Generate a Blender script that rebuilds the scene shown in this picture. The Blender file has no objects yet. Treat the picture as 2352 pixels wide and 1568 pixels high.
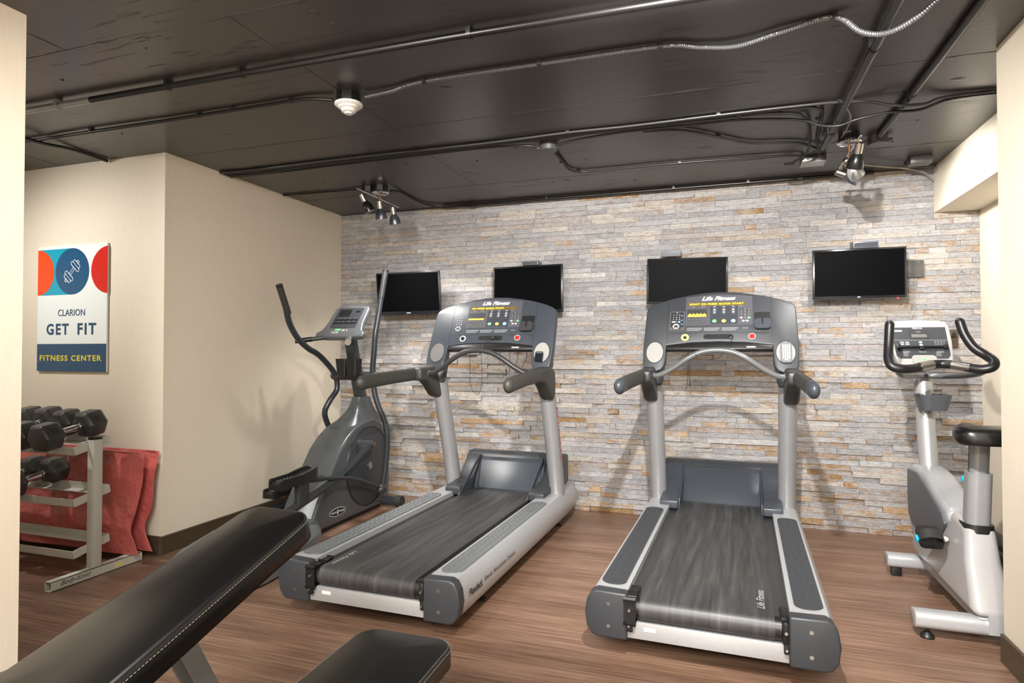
import bpy, bmesh, math, random
from mathutils import Vector, Matrix
random.seed(7)
PI = math.pi
scn = bpy.context.scene
COL = scn.collection
R = math.radians

# ------------------------------------------------------------------ materials
def lin(c):
    return tuple(((v/255)/12.92 if v/255 <= .04045 else ((v/255+.055)/1.055)**2.4) for v in c)+(1,)
def mat(name, rgb, rough=.5, metal=0, **kw):
    m = bpy.data.materials.new(name); m.use_nodes = True
    b = m.node_tree.nodes['Principled BSDF']
    b.inputs['Base Color'].default_value = lin(rgb)
    b.inputs['Roughness'].default_value = rough
    b.inputs['Metallic'].default_value = metal
    if 'coat' in kw: b.inputs['Coat Weight'].default_value = kw['coat']; b.inputs['Coat Roughness'].default_value = kw.get('coatr', .1)
    if 'emit' in kw: b.inputs['Emission Color'].default_value = lin(kw['emit']); b.inputs['Emission Strength'].default_value = kw.get('es', 1)
    if 'spec' in kw: b.inputs['Specular IOR Level'].default_value = kw['spec']
    if kw.get('noise'):
        sc, st, var = kw['noise']
        nt = m.node_tree; N = nt.nodes; L = nt.links
        tc = N.new('ShaderNodeTexCoord'); n = N.new('ShaderNodeTexNoise'); n.inputs['Scale'].default_value = sc; n.inputs['Detail'].default_value = 4
        mp = N.new('ShaderNodeMapping'); mp.inputs['Scale'].default_value = kw.get('stretch', (1, 1, 1))
        L.new(tc.outputs['Object'], mp.inputs['Vector']); L.new(mp.outputs['Vector'], n.inputs['Vector'])
        bp = N.new('ShaderNodeBump'); bp.inputs['Strength'].default_value = st; bp.inputs['Distance'].default_value = kw.get('bd', .002)
        L.new(n.outputs['Fac'], bp.inputs['Height']); L.new(bp.outputs['Normal'], b.inputs['Normal'])
        if var:
            cr = N.new('ShaderNodeValToRGB'); c = lin(rgb)
            cr.color_ramp.elements[0].position = .3; cr.color_ramp.elements[1].position = .7
            cr.color_ramp.elements[0].color = tuple(max(0, v*(1-var)) for v in c[:3])+(1,)
            cr.color_ramp.elements[1].color = tuple(min(1, v*(1+var)) for v in c[:3])+(1,)
            L.new(n.outputs['Fac'], cr.inputs['Fac']); L.new(cr.outputs['Color'], b.inputs['Base Color'])
    return m
def ramp(N, stops):
    cr = N.new('ShaderNodeValToRGB'); e = cr.color_ramp.elements
    while len(e) > 1: e.remove(e[-1])
    e[0].position = stops[0][0]; e[0].color = lin(stops[0][1])
    for p, c in stops[1:]:
        k = e.new(p); k.color = lin(c)
    return cr
M = {}
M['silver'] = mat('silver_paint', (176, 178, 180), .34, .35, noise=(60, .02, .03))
M['silver_dark'] = mat('dark_silver_paint', (140, 142, 143), .38, .4, noise=(60, .02, .03))  # darker even silver, used on the seat post
M['upright'] = mat('grey_metallic_paint', (150, 151, 153), .36, .35, noise=(40, .02, .03))
M['char'] = mat('charcoal_plastic', (50, 53, 57), .42, 0, noise=(180, .12, .04), bd=.0006)
M['char2'] = mat('blue_grey_plastic', (55, 60, 67), .36, 0, noise=(150, .08, .04), bd=.0006)
M['dkgrey'] = mat('dark_grey_plastic', (48, 49, 50), .4, 0, noise=(180, .1, .05), bd=.0006)
M['black'] = mat('black_plastic', (22, 22, 23), .38, 0, noise=(200, .08, .05), bd=.0005)
M['rubber'] = mat('black_rubber', (36, 36, 35), .55, 0, noise=(120, .2, .1), bd=.0006)
M['grip'] = mat('grey_foam_grip', (54, 54, 49), .5, 0, noise=(220, .25, .06), bd=.0008)
M['bar'] = mat('grey_painted_tube', (104, 107, 108), .3, .3, noise=(60, .02, .03))
M['chrome'] = mat('chrome', (210, 210, 212), .12, 1, noise=(80, .02, 0))
M['nickel'] = mat('brushed_nickel', (186, 184, 180), .28, 1, noise=(200, .08, 0))
M['white'] = mat('white_plastic', (228, 228, 224), .35, 0, noise=(60, .02, .02))
M['ink'] = mat('white_ink', (232, 232, 230), .5, 0, noise=(50, .01, .02))
M['dark_ink'] = mat('dark_ink', (24, 26, 30), .5, 0, noise=(50, .01, .02))
M['grey_ink'] = mat('grey_ink', (150, 152, 155), .5, 0, noise=(50, .01, .02))
M['panel'] = mat('grey_overlay_panel', (72, 72, 78), .4, 0, noise=(80, .02, .03))
M['block'] = mat('slate_overlay_block', (46, 50, 58), .4, 0, noise=(80, .02, .03))
M['key'] = mat('pale_key', (168, 170, 172), .45, 0, noise=(60, .02, .02))
M['amberoff'] = mat('unlit_display', (96, 84, 50), .2, 0, noise=(90, .02, .1))
M['amber'] = mat('amber_segments', (240, 190, 60), .4, 0, emit=(255, 186, 40), es=1.3, noise=(90, .02, 0))
M['green'] = mat('green_button', (110, 176, 120), .4, 0, noise=(60, .02, .02))
M['orange'] = mat('orange_button', (224, 176, 96), .4, 0, noise=(60, .02, .02))
M['blue'] = mat('blue_button', (140, 196, 220), .4, 0, noise=(60, .02, .02))
M['blue2'] = mat('blue_key', (60, 130, 190), .4, 0, noise=(60, .02, .02))
M['red'] = mat('red_button', (206, 38, 34), .3, 0, noise=(60, .02, .02))
M['yellow'] = mat('yellow_ring', (226, 214, 130), .4, 0, noise=(60, .02, .02))
M['cup'] = mat('pale_cup_liner', (146, 145, 141), .4, 0, noise=(60, .02, .03))
M['cupdark'] = mat('cup_shade_and_display_grey', (98, 98, 96), .4, 0, noise=(60, .02, .03))
M['leather'] = mat('black_vinyl_upholstery', (13, 13, 13), .3, 0, noise=(9, .12, .12), bd=.006, coat=.12, coatr=.25)
M['thread'] = mat('grey_thread', (150, 148, 142), .7, 0, noise=(300, .1, .05))
M['steel'] = mat('grey_steel_tube', (112, 116, 118), .4, .3, noise=(40, .03, .04))
M['rack'] = mat('pale_grey_powder_coat', (196, 196, 186), .4, 0, noise=(120, .05, .03))
M['vinyl'] = mat('red_vinyl', (190, 96, 90), .24, 0, noise=(5, .9, .1), bd=.06, coat=.5, coatr=.12)
M['dumb'] = mat('black_rubber_hex', (60, 60, 59), .34, 0, noise=(90, .1, .08), bd=.001)
M['tv'] = mat('tv_bezel', (24, 27, 31), .22, 0, noise=(80, .02, .03))
M['screen'] = mat('tv_screen', (7, 7, 8), .4, 0, noise=(30, .005, 0), spec=.02)
M['stb'] = mat('set_top_box_shell', (96, 102, 110), .35, .2, noise=(80, .03, .04))
M['elli'] = mat('grey_shroud', (82, 86, 88), .3, .25, noise=(50, .03, .04))
M['elli2'] = mat('elliptical_tube', (52, 57, 61), .3, .25, noise=(60, .03, .04))
M['elpan'] = mat('silver_grey_cover', (108, 113, 115), .34, .3, noise=(50, .03, .03))
M['elcons'] = mat('console_silver', (96, 99, 102), .32, .3, noise=(60, .03, .03))
M['bikebody'] = mat('pale_grey_shroud', (160, 158, 157), .32, .1, noise=(50, .02, .02))
M['bikeside'] = mat('slate_side_panel', (76, 79, 84), .4, .1, noise=(80, .04, .04))
M['biketop'] = mat('silver_top_shroud', (166, 168, 170), .28, .3, noise=(50, .02, .02))
M['bikemast'] = mat('silver_mast', (168, 169, 168), .34, .45, noise=(60, .03, .03))
M['teal'] = mat('teal_plastic', (24, 160, 196), .3, 0, noise=(60, .02, .02))
M['conduit'] = mat('black_painted_conduit', (19, 18, 17), .34, .0, noise=(40, .08, .06))
M['conduit_s'] = mat('silver_conduit', (160, 162, 162), .35, .2, noise=(40, .08, .05))
M['armour'] = mat('black_armoured_cable', (46, 45, 44), .34, .3, noise=(70, .06, .08))
M['armour_s'] = mat('grey_armoured_cable', (116, 118, 120), .3, .65, noise=(70, .06, .06))
M['armour_m'] = mat('dull_armoured_cable', (74, 74, 73), .34, .5, noise=(70, .06, .08))
M['wire'] = mat('beige_wire', (128, 122, 110), .5, 0, noise=(90, .03, .05))
M['box'] = mat('grey_steel_box', (92, 92, 91), .35, .5, noise=(60, .06, .06))
M['shade'] = mat('graphite_lamp_shade', (92, 95, 104), .3, .6, noise=(60, .02, .03))
M['shade_b'] = mat('black_lamp_shade', (30, 30, 30), .25, .3, noise=(60, .02, .03))
M['shade_w'] = mat('pale_silver_lamp_shade', (206, 212, 220), .25, .6, noise=(60, .02, .03))
M['bulb'] = mat('lit_bulb', (255, 250, 240), .3, 0, emit=(255, 246, 232), es=14, noise=(10, .01, 0))
M['brass'] = mat('bronze_stem', (134, 96, 62), .3, .7, noise=(60, .02, .03))
M['base'] = mat('dark_brown_baseboard', (72, 60, 46), .4, 0, noise=(30, .04, .06))

def wallpaper(name, a, b):
    m = bpy.data.materials.new(name); m.use_nodes = True; nt = m.node_tree; N = nt.nodes; L = nt.links
    bs = N['Principled BSDF']; bs.inputs['Roughness'].default_value = .62
    tc = N.new('ShaderNodeTexCoord'); mp = N.new('ShaderNodeMapping'); mp.inputs['Scale'].default_value = (420, 420, 7)
    n = N.new('ShaderNodeTexNoise'); n.inputs['Scale'].default_value = 1; n.inputs['Detail'].default_value = 3
    L.new(tc.outputs['Object'], mp.inputs['Vector']); L.new(mp.outputs['Vector'], n.inputs['Vector'])
    cr = ramp(N, [(.3, a), (.7, b)]); L.new(n.outputs['Fac'], cr.inputs['Fac']); L.new(cr.outputs['Color'], bs.inputs['Base Color'])
    bp = N.new('ShaderNodeBump'); bp.inputs['Strength'].default_value = .12; bp.inputs['Distance'].default_value = .001
    L.new(n.outputs['Fac'], bp.inputs['Height']); L.new(bp.outputs['Normal'], bs.inputs['Normal'])
    return m
M['paper'] = wallpaper('cream_grasscloth_wallpaper', (211, 201, 182), (218, 208, 191))
M['soffit'] = wallpaper('cream_soffit_paint', (214, 205, 186), (219, 210, 192))

def stone_mat():
    m = bpy.data.materials.new('ledger_stone'); m.use_nodes = True; nt = m.node_tree; N = nt.nodes; L = nt.links
    bs = N['Principled BSDF']
    at = N.new('ShaderNodeAttribute'); at.attribute_name = 'tone'
    sep = N.new('ShaderNodeSeparateColor'); L.new(at.outputs['Color'], sep.inputs['Color'])
    tc = N.new('ShaderNodeTexCoord')
    base = ramp(N, [(0, (164, 164, 167)), (.2, (192, 192, 193)), (.4, (176, 170, 170)), (.6, (198, 194, 188)), (.8, (186, 174, 160)), (1, (212, 211, 210))])
    L.new(sep.outputs[0], base.inputs['Fac'])
    rust = ramp(N, [(0, (158, 122, 78)), (.5, (190, 156, 112)), (1, (200, 172, 144))]); L.new(sep.outputs[1], rust.inputs['Fac'])
    # rusty patches: amount from per-stone value + stretched noise
    mp = N.new('ShaderNodeMapping'); mp.inputs['Scale'].default_value = (6, 6, 18)
    n1 = N.new('ShaderNodeTexNoise'); n1.inputs['Scale'].default_value = 1.6; n1.inputs['Detail'].default_value = 6; n1.inputs['Roughness'].default_value = .65
    L.new(tc.outputs['Object'], mp.inputs['Vector'])
    off = N.new('ShaderNodeVectorMath'); off.operation = 'ADD'
    sc = N.new('ShaderNodeVectorMath'); sc.operation = 'SCALE'; sc.inputs['Scale'].default_value = 37
    L.new(at.outputs['Vector'], sc.inputs[0]); L.new(mp.outputs['Vector'], off.inputs[0]); L.new(sc.outputs[0], off.inputs[1]); L.new(off.outputs[0], n1.inputs['Vector'])
    add = N.new('ShaderNodeMath'); add.operation = 'MULTIPLY_ADD'; add.inputs[1].default_value = 1.7; L.new(n1.outputs['Fac'], add.inputs[0]); L.new(sep.outputs[2], add.inputs[2])
    mr = N.new('ShaderNodeMapRange'); mr.inputs['From Min'].default_value = 1.14; mr.inputs['From Max'].default_value = 1.5; L.new(add.outputs[0], mr.inputs['Value'])
    mx = N.new('ShaderNodeMix'); mx.data_type = 'RGBA'; L.new(mr.outputs[0], mx.inputs[0]); L.new(base.outputs['Color'], mx.inputs[6]); L.new(rust.outputs['Color'], mx.inputs[7])
    # cloudy light/dark veins
    n2 = N.new('ShaderNodeTexNoise'); n2.inputs['Scale'].default_value = 2.2; n2.inputs['Detail'].default_value = 8; n2.inputs['Roughness'].default_value = .7; n2.inputs['Distortion'].default_value = 1.2
    mp2 = N.new('ShaderNodeMapping'); mp2.inputs['Scale'].default_value = (9, 9, 26); L.new(tc.outputs['Object'], mp2.inputs['Vector'])
    off2 = N.new('ShaderNodeVectorMath'); off2.operation = 'ADD'; L.new(mp2.outputs['Vector'], off2.inputs[0]); L.new(sc.outputs[0], off2.inputs[1]); L.new(off2.outputs[0], n2.inputs['Vector'])
    v = ramp(N, [(.3, (150, 146, 142)), (.48, (222, 220, 218)), (.64, (255, 255, 255))]); L.new(n2.outputs['Fac'], v.inputs['Fac'])
    mm = N.new('ShaderNodeMix'); mm.data_type = 'RGBA'; mm.blend_type = 'MULTIPLY'; mm.inputs[0].default_value = .8
    L.new(mx.outputs[2], mm.inputs[6]); L.new(v.outputs['Color'], mm.inputs[7])
    # quartz grains: glossier, with their sparkle painted in as whiter specks
    vo = N.new('ShaderNodeTexVoronoi'); vo.inputs['Scale'].default_value = 380; L.new(tc.outputs['Object'], vo.inputs['Vector'])
    s2 = N.new('ShaderNodeSeparateColor'); L.new(vo.outputs['Color'], s2.inputs['Color'])
    gt = N.new('ShaderNodeMapRange'); gt.inputs['From Min'].default_value = .86; gt.inputs['From Max'].default_value = .96; L.new(s2.outputs[0], gt.inputs['Value'])
    gm = N.new('ShaderNodeMath'); gm.operation = 'MULTIPLY'; gm.inputs[1].default_value = .38; L.new(gt.outputs[0], gm.inputs[0])
    sp = N.new('ShaderNodeMix'); sp.data_type = 'RGBA'; L.new(gm.outputs[0], sp.inputs[0]); L.new(mm.outputs[2], sp.inputs[6]); sp.inputs[7].default_value = lin((240, 238, 234))
    L.new(sp.outputs[2], bs.inputs['Base Color'])
    rr = N.new('ShaderNodeMapRange'); rr.inputs['To Min'].default_value = .72; rr.inputs['To Max'].default_value = .3; L.new(gt.outputs[0], rr.inputs['Value']); L.new(rr.outputs[0], bs.inputs['Roughness'])
    n3 = N.new('ShaderNodeTexNoise'); n3.inputs['Scale'].default_value = 1.6; n3.inputs['Detail'].default_value = 8; n3.inputs['Roughness'].default_value = .72
    mp3 = N.new('ShaderNodeMapping'); mp3.inputs['Scale'].default_value = (18, 18, 60); L.new(tc.outputs['Object'], mp3.inputs['Vector']); L.new(mp3.outputs['Vector'], n3.inputs['Vector'])
    bp = N.new('ShaderNodeBump'); bp.inputs['Strength'].default_value = 1; bp.inputs['Distance'].default_value = .011
    L.new(n3.outputs['Fac'], bp.inputs['Height']); L.new(bp.outputs['Normal'], bs.inputs['Normal'])
    return m
M['stone'] = stone_mat()

def floor_mat():
    m = bpy.data.materials.new('wood_grain_vinyl_floor'); m.use_nodes = True; nt = m.node_tree; N = nt.nodes; L = nt.links
    bs = N['Principled BSDF']
    tc = N.new('ShaderNodeTexCoord')
    def nz(scale, s, d=5, r=.6):
        mp = N.new('ShaderNodeMapping'); mp.inputs['Scale'].default_value = scale; L.new(tc.outputs['Object'], mp.inputs['Vector'])
        n = N.new('ShaderNodeTexNoise'); n.inputs['Scale'].default_value = s; n.inputs['Detail'].default_value = d; n.inputs['Roughness'].default_value = r; L.new(mp.outputs['Vector'], n.inputs['Vector']); return n
    a = nz((2.2, 95, 1), 1, 6, .7); b = nz((.55, 5, 1), 1.6, 3)
    ca = ramp(N, [(.28, (84, 64, 52)), (.42, (118, 91, 74)), (.56, (142, 112, 92)), (.74, (172, 142, 120))]); L.new(a.outputs['Fac'], ca.inputs['Fac'])
    cb = ramp(N, [(.3, (196, 190, 186)), (.7, (255, 255, 255))]); L.new(b.outputs['Fac'], cb.inputs['Fac'])
    mx = N.new('ShaderNodeMix'); mx.data_type = 'RGBA'; mx.blend_type = 'MULTIPLY'; mx.inputs[0].default_value = 1
    L.new(ca.outputs['Color'], mx.inputs[6]); L.new(cb.outputs['Color'], mx.inputs[7]); L.new(mx.outputs[2], bs.inputs['Base Color'])
    bs.inputs['Roughness'].default_value = .38; bs.inputs['Specular IOR Level'].default_value = .45
    bp = N.new('ShaderNodeBump'); bp.inputs['Strength'].default_value = .15; bp.inputs['Distance'].default_value = .001
    L.new(a.outputs['Fac'], bp.inputs['Height']); L.new(bp.outputs['Normal'], bs.inputs['Normal'])
    return m
M['floor'] = floor_mat()

def ceil_mat():
    m = bpy.data.materials.new('black_painted_concrete'); m.use_nodes = True; nt = m.node_tree; N = nt.nodes; L = nt.links
    bs = N['Principled BSDF']; bs.inputs['Base Color'].default_value = lin((54, 50, 48)); bs.inputs['Roughness'].default_value = .3
    tc = N.new('ShaderNodeTexCoord')
    mp = N.new('ShaderNodeMapping'); mp.inputs['Scale'].default_value = (3.5, 30, 1); L.new(tc.outputs['Object'], mp.inputs['Vector'])
    n = N.new('ShaderNodeTexNoise'); n.inputs['Scale'].default_value = 1.3; n.inputs['Detail'].default_value = 8; n.inputs['Roughness'].default_value = .62; L.new(mp.outputs['Vector'], n.inputs['Vector'])
    n2 = N.new('ShaderNodeTexNoise'); n2.inputs['Scale'].default_value = 2.3; n2.inputs['Detail'].default_value = 2; L.new(tc.outputs['Object'], n2.inputs['Vector'])
    # scrape marks only inside patches
    g = N.new('ShaderNodeMapRange'); g.inputs['From Min'].default_value = .5; g.inputs['From Max'].default_value = .72; L.new(n2.outputs['Fac'], g.inputs['Value'])
    s = N.new('ShaderNodeMapRange'); s.inputs['From Min'].default_value = .6; s.inputs['From Max'].default_value = .66; L.new(n.outputs['Fac'], s.inputs['Value'])
    mu = N.new('ShaderNodeMath'); mu.operation = 'MULTIPLY'; L.new(g.outputs[0], mu.inputs[0]); L.new(s.outputs[0], mu.inputs[1])
    ad = N.new('ShaderNodeMath'); ad.operation = 'MULTIPLY_ADD'; L.new(n.outputs['Fac'], ad.inputs[0]); ad.inputs[1].default_value = .25; L.new(mu.outputs[0], ad.inputs[2])
    bp = N.new('ShaderNodeBump'); bp.inputs['Strength'].default_value = .55; bp.inputs['Distance'].default_value = .004
    L.new(ad.outputs[0], bp.inputs['Height']); L.new(bp.outputs['Normal'], bs.inputs['Normal'])
    cm = N.new('ShaderNodeMix'); cm.data_type = 'RGBA'; L.new(mu.outputs[0], cm.inputs[0]); cm.inputs[6].default_value = lin((54, 50, 48)); cm.inputs[7].default_value = lin((34, 31, 29)); L.new(cm.outputs[2], bs.inputs['Base Color'])
    return m
M['ceil'] = ceil_mat()

def belt_mat():
    m = bpy.data.materials.new('worn_treadmill_belt'); m.use_nodes = True; nt = m.node_tree; N = nt.nodes; L = nt.links
    bs = N['Principled BSDF']; bs.inputs['Roughness'].default_value = .42
    tc = N.new('ShaderNodeTexCoord')
    mp = N.new('ShaderNodeMapping'); mp.inputs['Scale'].default_value = (26, 1.6, 1); L.new(tc.outputs['Object'], mp.inputs['Vector'])
    n = N.new('ShaderNodeTexNoise'); n.inputs['Scale'].default_value = 1.2; n.inputs['Detail'].default_value = 6; n.inputs['Roughness'].default_value = .65; n.inputs['Distortion'].default_value = .3; L.new(mp.outputs['Vector'], n.inputs['Vector'])
    cr = ramp(N, [(.3, (36, 36, 36)), (.55, (60, 60, 60)), (.78, (84, 84, 83))]); L.new(n.outputs['Fac'], cr.inputs['Fac']); L.new(cr.outputs['Color'], bs.inputs['Base Color'])
    n2 = N.new('ShaderNodeTexNoise'); n2.inputs['Scale'].default_value = 500; L.new(tc.outputs['Object'], n2.inputs['Vector'])
    bp = N.new('ShaderNodeBump'); bp.inputs['Strength'].default_value = .25; bp.inputs['Distance'].default_value = .0008; L.new(n2.outputs['Fac'], bp.inputs['Height']); L.new(bp.outputs['Normal'], bs.inputs['Normal'])
    return m
M['belt'] = belt_mat()

# ------------------------------------------------------------------ mesh helpers
def T(x, y, z): return Matrix.Translation((x, y, z))
def bm_new(): return bmesh.new()
SPLIT = {'screw': 'screw', 'bolt': 'bolt', 'levelling_foot': 'levelling_foot', 'foot': 'foot', 'end_cap': 'end_cap', 'pulse_sensor': 'pulse_sensor', 'console_display': 'console_display',
         'number_keys': 'number_key', 'oval_keys': 'oval_key', 'pale_keys': 'pale_key', 'pink_keys': 'pink_key', 'blue_keys': 'blue_key', 'crossbar_collar': 'crossbar_collar', 'hanging_wire': 'hanging_wire',
         'knockout': 'knockout', 'top_sticker': 'top_sticker', 'buttons': 'button', 'arrow_print': 'arrow_print', 'fitting': 'fitting'}
def clusters(bm):
    seen = set(); comps = []
    for v in bm.verts:
        if v in seen: continue
        st = [v]; seen.add(v); c = []
        while st:
            a = st.pop(); c.append(a)
            for e in a.link_edges:
                w_ = e.other_vert(a)
                if w_ not in seen: seen.add(w_); st.append(w_)
        lo = [min(q.co[i] for q in c)-.0015 for i in range(3)]; hi = [max(q.co[i] for q in c)+.0015 for i in range(3)]
        comps.append([c, lo, hi])
    merged = True
    while merged:
        merged = False
        for i in range(len(comps)):
            for j in range(i+1, len(comps)):
                A, B = comps[i], comps[j]
                if all(A[1][k] <= B[2][k] and B[1][k] <= A[2][k] for k in range(3)):
                    A[0] += B[0]; A[1] = [min(p, q) for p, q in zip(A[1], B[1])]; A[2] = [max(p, q) for p, q in zip(A[2], B[2])]; comps.pop(j); merged = True; break
            if merged: break
    return [c[0] for c in comps]
def obj(name, bm, m, parent=None, label=None, smooth=35, loc=None, rotz=0):
    if name in SPLIT and parent is not None:
        cl = clusters(bm)
        if len(cl) > 1:
            last = None
            for c in cl:
                cs = set(c); nb = bmesh.new(); vm = {v: nb.verts.new(v.co) for v in c}
                for f in bm.faces:
                    if f.verts[0] in cs: nb.faces.new([vm[v] for v in f.verts])
                last = _obj(SPLIT[name], nb, m, parent, label, smooth, loc, rotz)
            bm.free(); return last
        name = SPLIT[name]
    return _obj(name, bm, m, parent, label, smooth, loc, rotz)
def _obj(name, bm, m, parent=None, label=None, smooth=35, loc=None, rotz=0):
    me = bpy.data.meshes.new(name); bmesh.ops.recalc_face_normals(bm, faces=bm.faces)
    for f in bm.faces: f.smooth = True
    bm.to_mesh(me); bm.free()
    me.set_sharp_from_angle(angle=R(smooth))
    ms = m if isinstance(m, (list, tuple)) else [m]
    for x in ms: me.materials.append(M[x] if isinstance(x, str) else x)
    o = bpy.data.objects.new(name, me); COL.objects.link(o)
    if parent: o.parent = parent
    if loc is not None: o.location = loc
    o.rotation_euler = (0, 0, rotz)
    if label: o['label'] = label
    return o
def thing(name, label, cat, loc=(0, 0, 0), rotz=0, group=None):
    o = bpy.data.objects.new(name, None); COL.objects.link(o); o.location = loc; o.rotation_euler = (0, 0, rotz)
    o.empty_display_size = .05
    o['label'] = label; o['category'] = cat
    if group: o['group'] = group
    return o
def tag(o, label, cat, group=None):
    o['label'] = label; o['category'] = cat
    if group: o['group'] = group
    return o
def struct(o): o['kind'] = 'structure'; return o
def _merge(bm, sub, mtx=None, mi=0):
    if mtx is not None: bmesh.ops.transform(sub, matrix=mtx, verts=sub.verts)
    vm = {}
    for v in sub.verts: vm[v] = bm.verts.new(v.co)
    for f in sub.faces:
        try: nf = bm.faces.new([vm[v] for v in f.verts]); nf.material_index = mi
        except ValueError: pass
    sub.free()
def box(bm, x0, x1, y0, y1, z0, z1, bev=0, seg=2, mtx=None, mi=0):
    s = bmesh.new(); bmesh.ops.create_cube(s, size=1)
    for v in s.verts:
        v.co = Vector(((x0+x1)/2+v.co.x*(x1-x0), (y0+y1)/2+v.co.y*(y1-y0), (z0+z1)/2+v.co.z*(z1-z0)))
    if bev: bmesh.ops.bevel(s, geom=s.edges[:], offset=min(bev, .49*min(abs(x1-x0), abs(y1-y0), abs(z1-z0))), segments=seg, profile=.5, affect='EDGES')
    _merge(bm, s, mtx, mi); return bm
def prism(bm, pts, a0, a1, axis='x', bev=0, seg=2, mtx=None, mi=0):
    """pts 2D polygon; axis x: pts=(y,z); y: pts=(x,z); z: pts=(x,y)"""
    s = bmesh.new()
    def P(p, a):
        return {'x': (a, p[0], p[1]), 'y': (p[0], a, p[1]), 'z': (p[0], p[1], a)}[axis]
    A = [s.verts.new(P(p, a0)) for p in pts]; B = [s.verts.new(P(p, a1)) for p in pts]
    s.faces.new(A); s.faces.new(B[::-1])
    for i in range(len(pts)):
        j = (i+1) % len(pts); s.faces.new((A[i], A[j], B[j], B[i]))
    bmesh.ops.recalc_face_normals(s, faces=s.faces)
    if bev:
        ed = [e for e in s.edges if e.calc_face_angle(0) > R(50)]
        bmesh.ops.bevel(s, geom=ed, offset=bev, segments=seg, profile=.5, affect='EDGES', clamp_overlap=True)
    _merge(bm, s, mtx, mi); return bm
def loft(bm, rings, cap=True, mi=0, mtx=None):
    s = bmesh.new(); rr = [[s.verts.new(p) for p in r] for r in rings]
    for a, b in zip(rr, rr[1:]):
        n = len(a)
        for i in range(n): s.faces.new((a[i], a[(i+1) % n], b[(i+1) % n], b[i]))
    if cap: s.faces.new(rr[0][::-1]); s.faces.new(rr[-1])
    _merge(bm, s, mtx, mi); return bm
def smooth_path(pts, n=6):
    P = [Vector(p) for p in pts]
    if len(P) < 3: return P
    out = []
    for i in range(len(P)-1):
        p0 = P[max(0, i-1)]; p1 = P[i]; p2 = P[i+1]; p3 = P[min(len(P)-1, i+2)]
        for k in range(n):
            t = k/n
            out.append(.5*((2*p1)+(-p0+p2)*t+(2*p0-5*p1+4*p2-p3)*t*t+(-p0+3*p1-3*p2+p3)*t**3))
    out.append(P[-1]); return out
def resample(P, step):
    out = [P[0].copy()]; acc = 0
    for a, b in zip(P, P[1:]):
        L = (b-a).length; t = step-acc
        while t <= L and L > 0:
            out.append(a+(b-a)*(t/L)); t += step
        acc = L-(t-step)
    return out
def tube(bm, pts, r, seg=12, sm=0, ry=None, up=None, rfun=None, round_end=False, corr=0, mi=0):
    P = smooth_path(pts, sm) if sm else [Vector(p) for p in pts]
    rad = [1]*len(P)
    if corr:
        P = resample(P, .0045); rad = [1+(.16 if k % 2 else -.14) for k in range(len(P))]
    if rfun:
        n = len(P); rad = [rfun(i/(n-1)) for i in range(n)]
    if round_end:
        d0 = (P[0]-P[1]).normalized(); d1 = (P[-1]-P[-2]).normalized(); rr = max(r, ry or r)
        pre = [(P[0]+d0*rr*math.sin(a), math.cos(a)) for a in (1.4, 1.1, .7, .35)]
        post = [(P[-1]+d1*rr*math.sin(a), math.cos(a)) for a in (.35, .7, 1.1, 1.4)]
        r0, r1 = rad[0], rad[-1]
        P = [p for p, _ in pre]+P+[p for p, _ in post]; rad = [k*r0 for _, k in pre]+rad+[k*r1 for _, k in post]
    rings = []; nrm = None
    for i, p in enumerate(P):
        t = (P[min(i+1, len(P)-1)]-P[max(i-1, 0)]).normalized()
        if up is not None: nrm = Vector(up)
        elif nrm is None: nrm = Vector((0, 0, 1)) if abs(t.z) < .9 else Vector((1, 0, 0))
        nrm = (nrm-t*nrm.dot(t)).normalized(); b = t.cross(nrm)
        rings.append([p+(b*math.cos(2*PI*k/seg)*r+nrm*math.sin(2*PI*k/seg)*(ry or r))*rad[i] for k in range(seg)])
    return loft(bm, rings, mi=mi)
def cyl(bm, a, b, r, seg=20, r2=None, mi=0):
    a = Vector(a); b = Vector(b)
    return tube(bm, [a, b], r, seg, rfun=(lambda t: 1+(r2/r-1)*t) if r2 is not None else None, mi=mi)
def lathe(bm, prof, seg=28, mtx=None, mi=0):
    """prof: (r,z) list"""
    rings = [[Vector((max(r, .0003)*math.cos(2*PI*k/seg), max(r, .0003)*math.sin(2*PI*k/seg), z)) for k in range(seg)] for r, z in prof]
    return loft(bm, rings, mtx=mtx, mi=mi)
def rrect(hx, hy, rc, n=6, cx=0, cy=0):
    rc = max(.0005, min(rc, hx-.0001, hy-.0001)); out = []
    for sx, sy, a0 in ((1, 1, 0), (-1, 1, 90), (-1, -1, 180), (1, -1, 270)):
        for k in range(n+1):
            a = R(a0+90*k/n); out.append((cx+sx*(hx-rc)+rc*math.cos(a), cy+sy*(hy-rc)+rc*math.sin(a)))
    return out
def frame(o, u, v):
    u = Vector(u).normalized(); v = Vector(v).normalized(); n = u.cross(v)
    return Matrix(((u.x, v.x, n.x, o[0]), (u.y, v.y, n.y, o[1]), (u.z, v.z, n.z, o[2]), (0, 0, 0, 1)))
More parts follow.
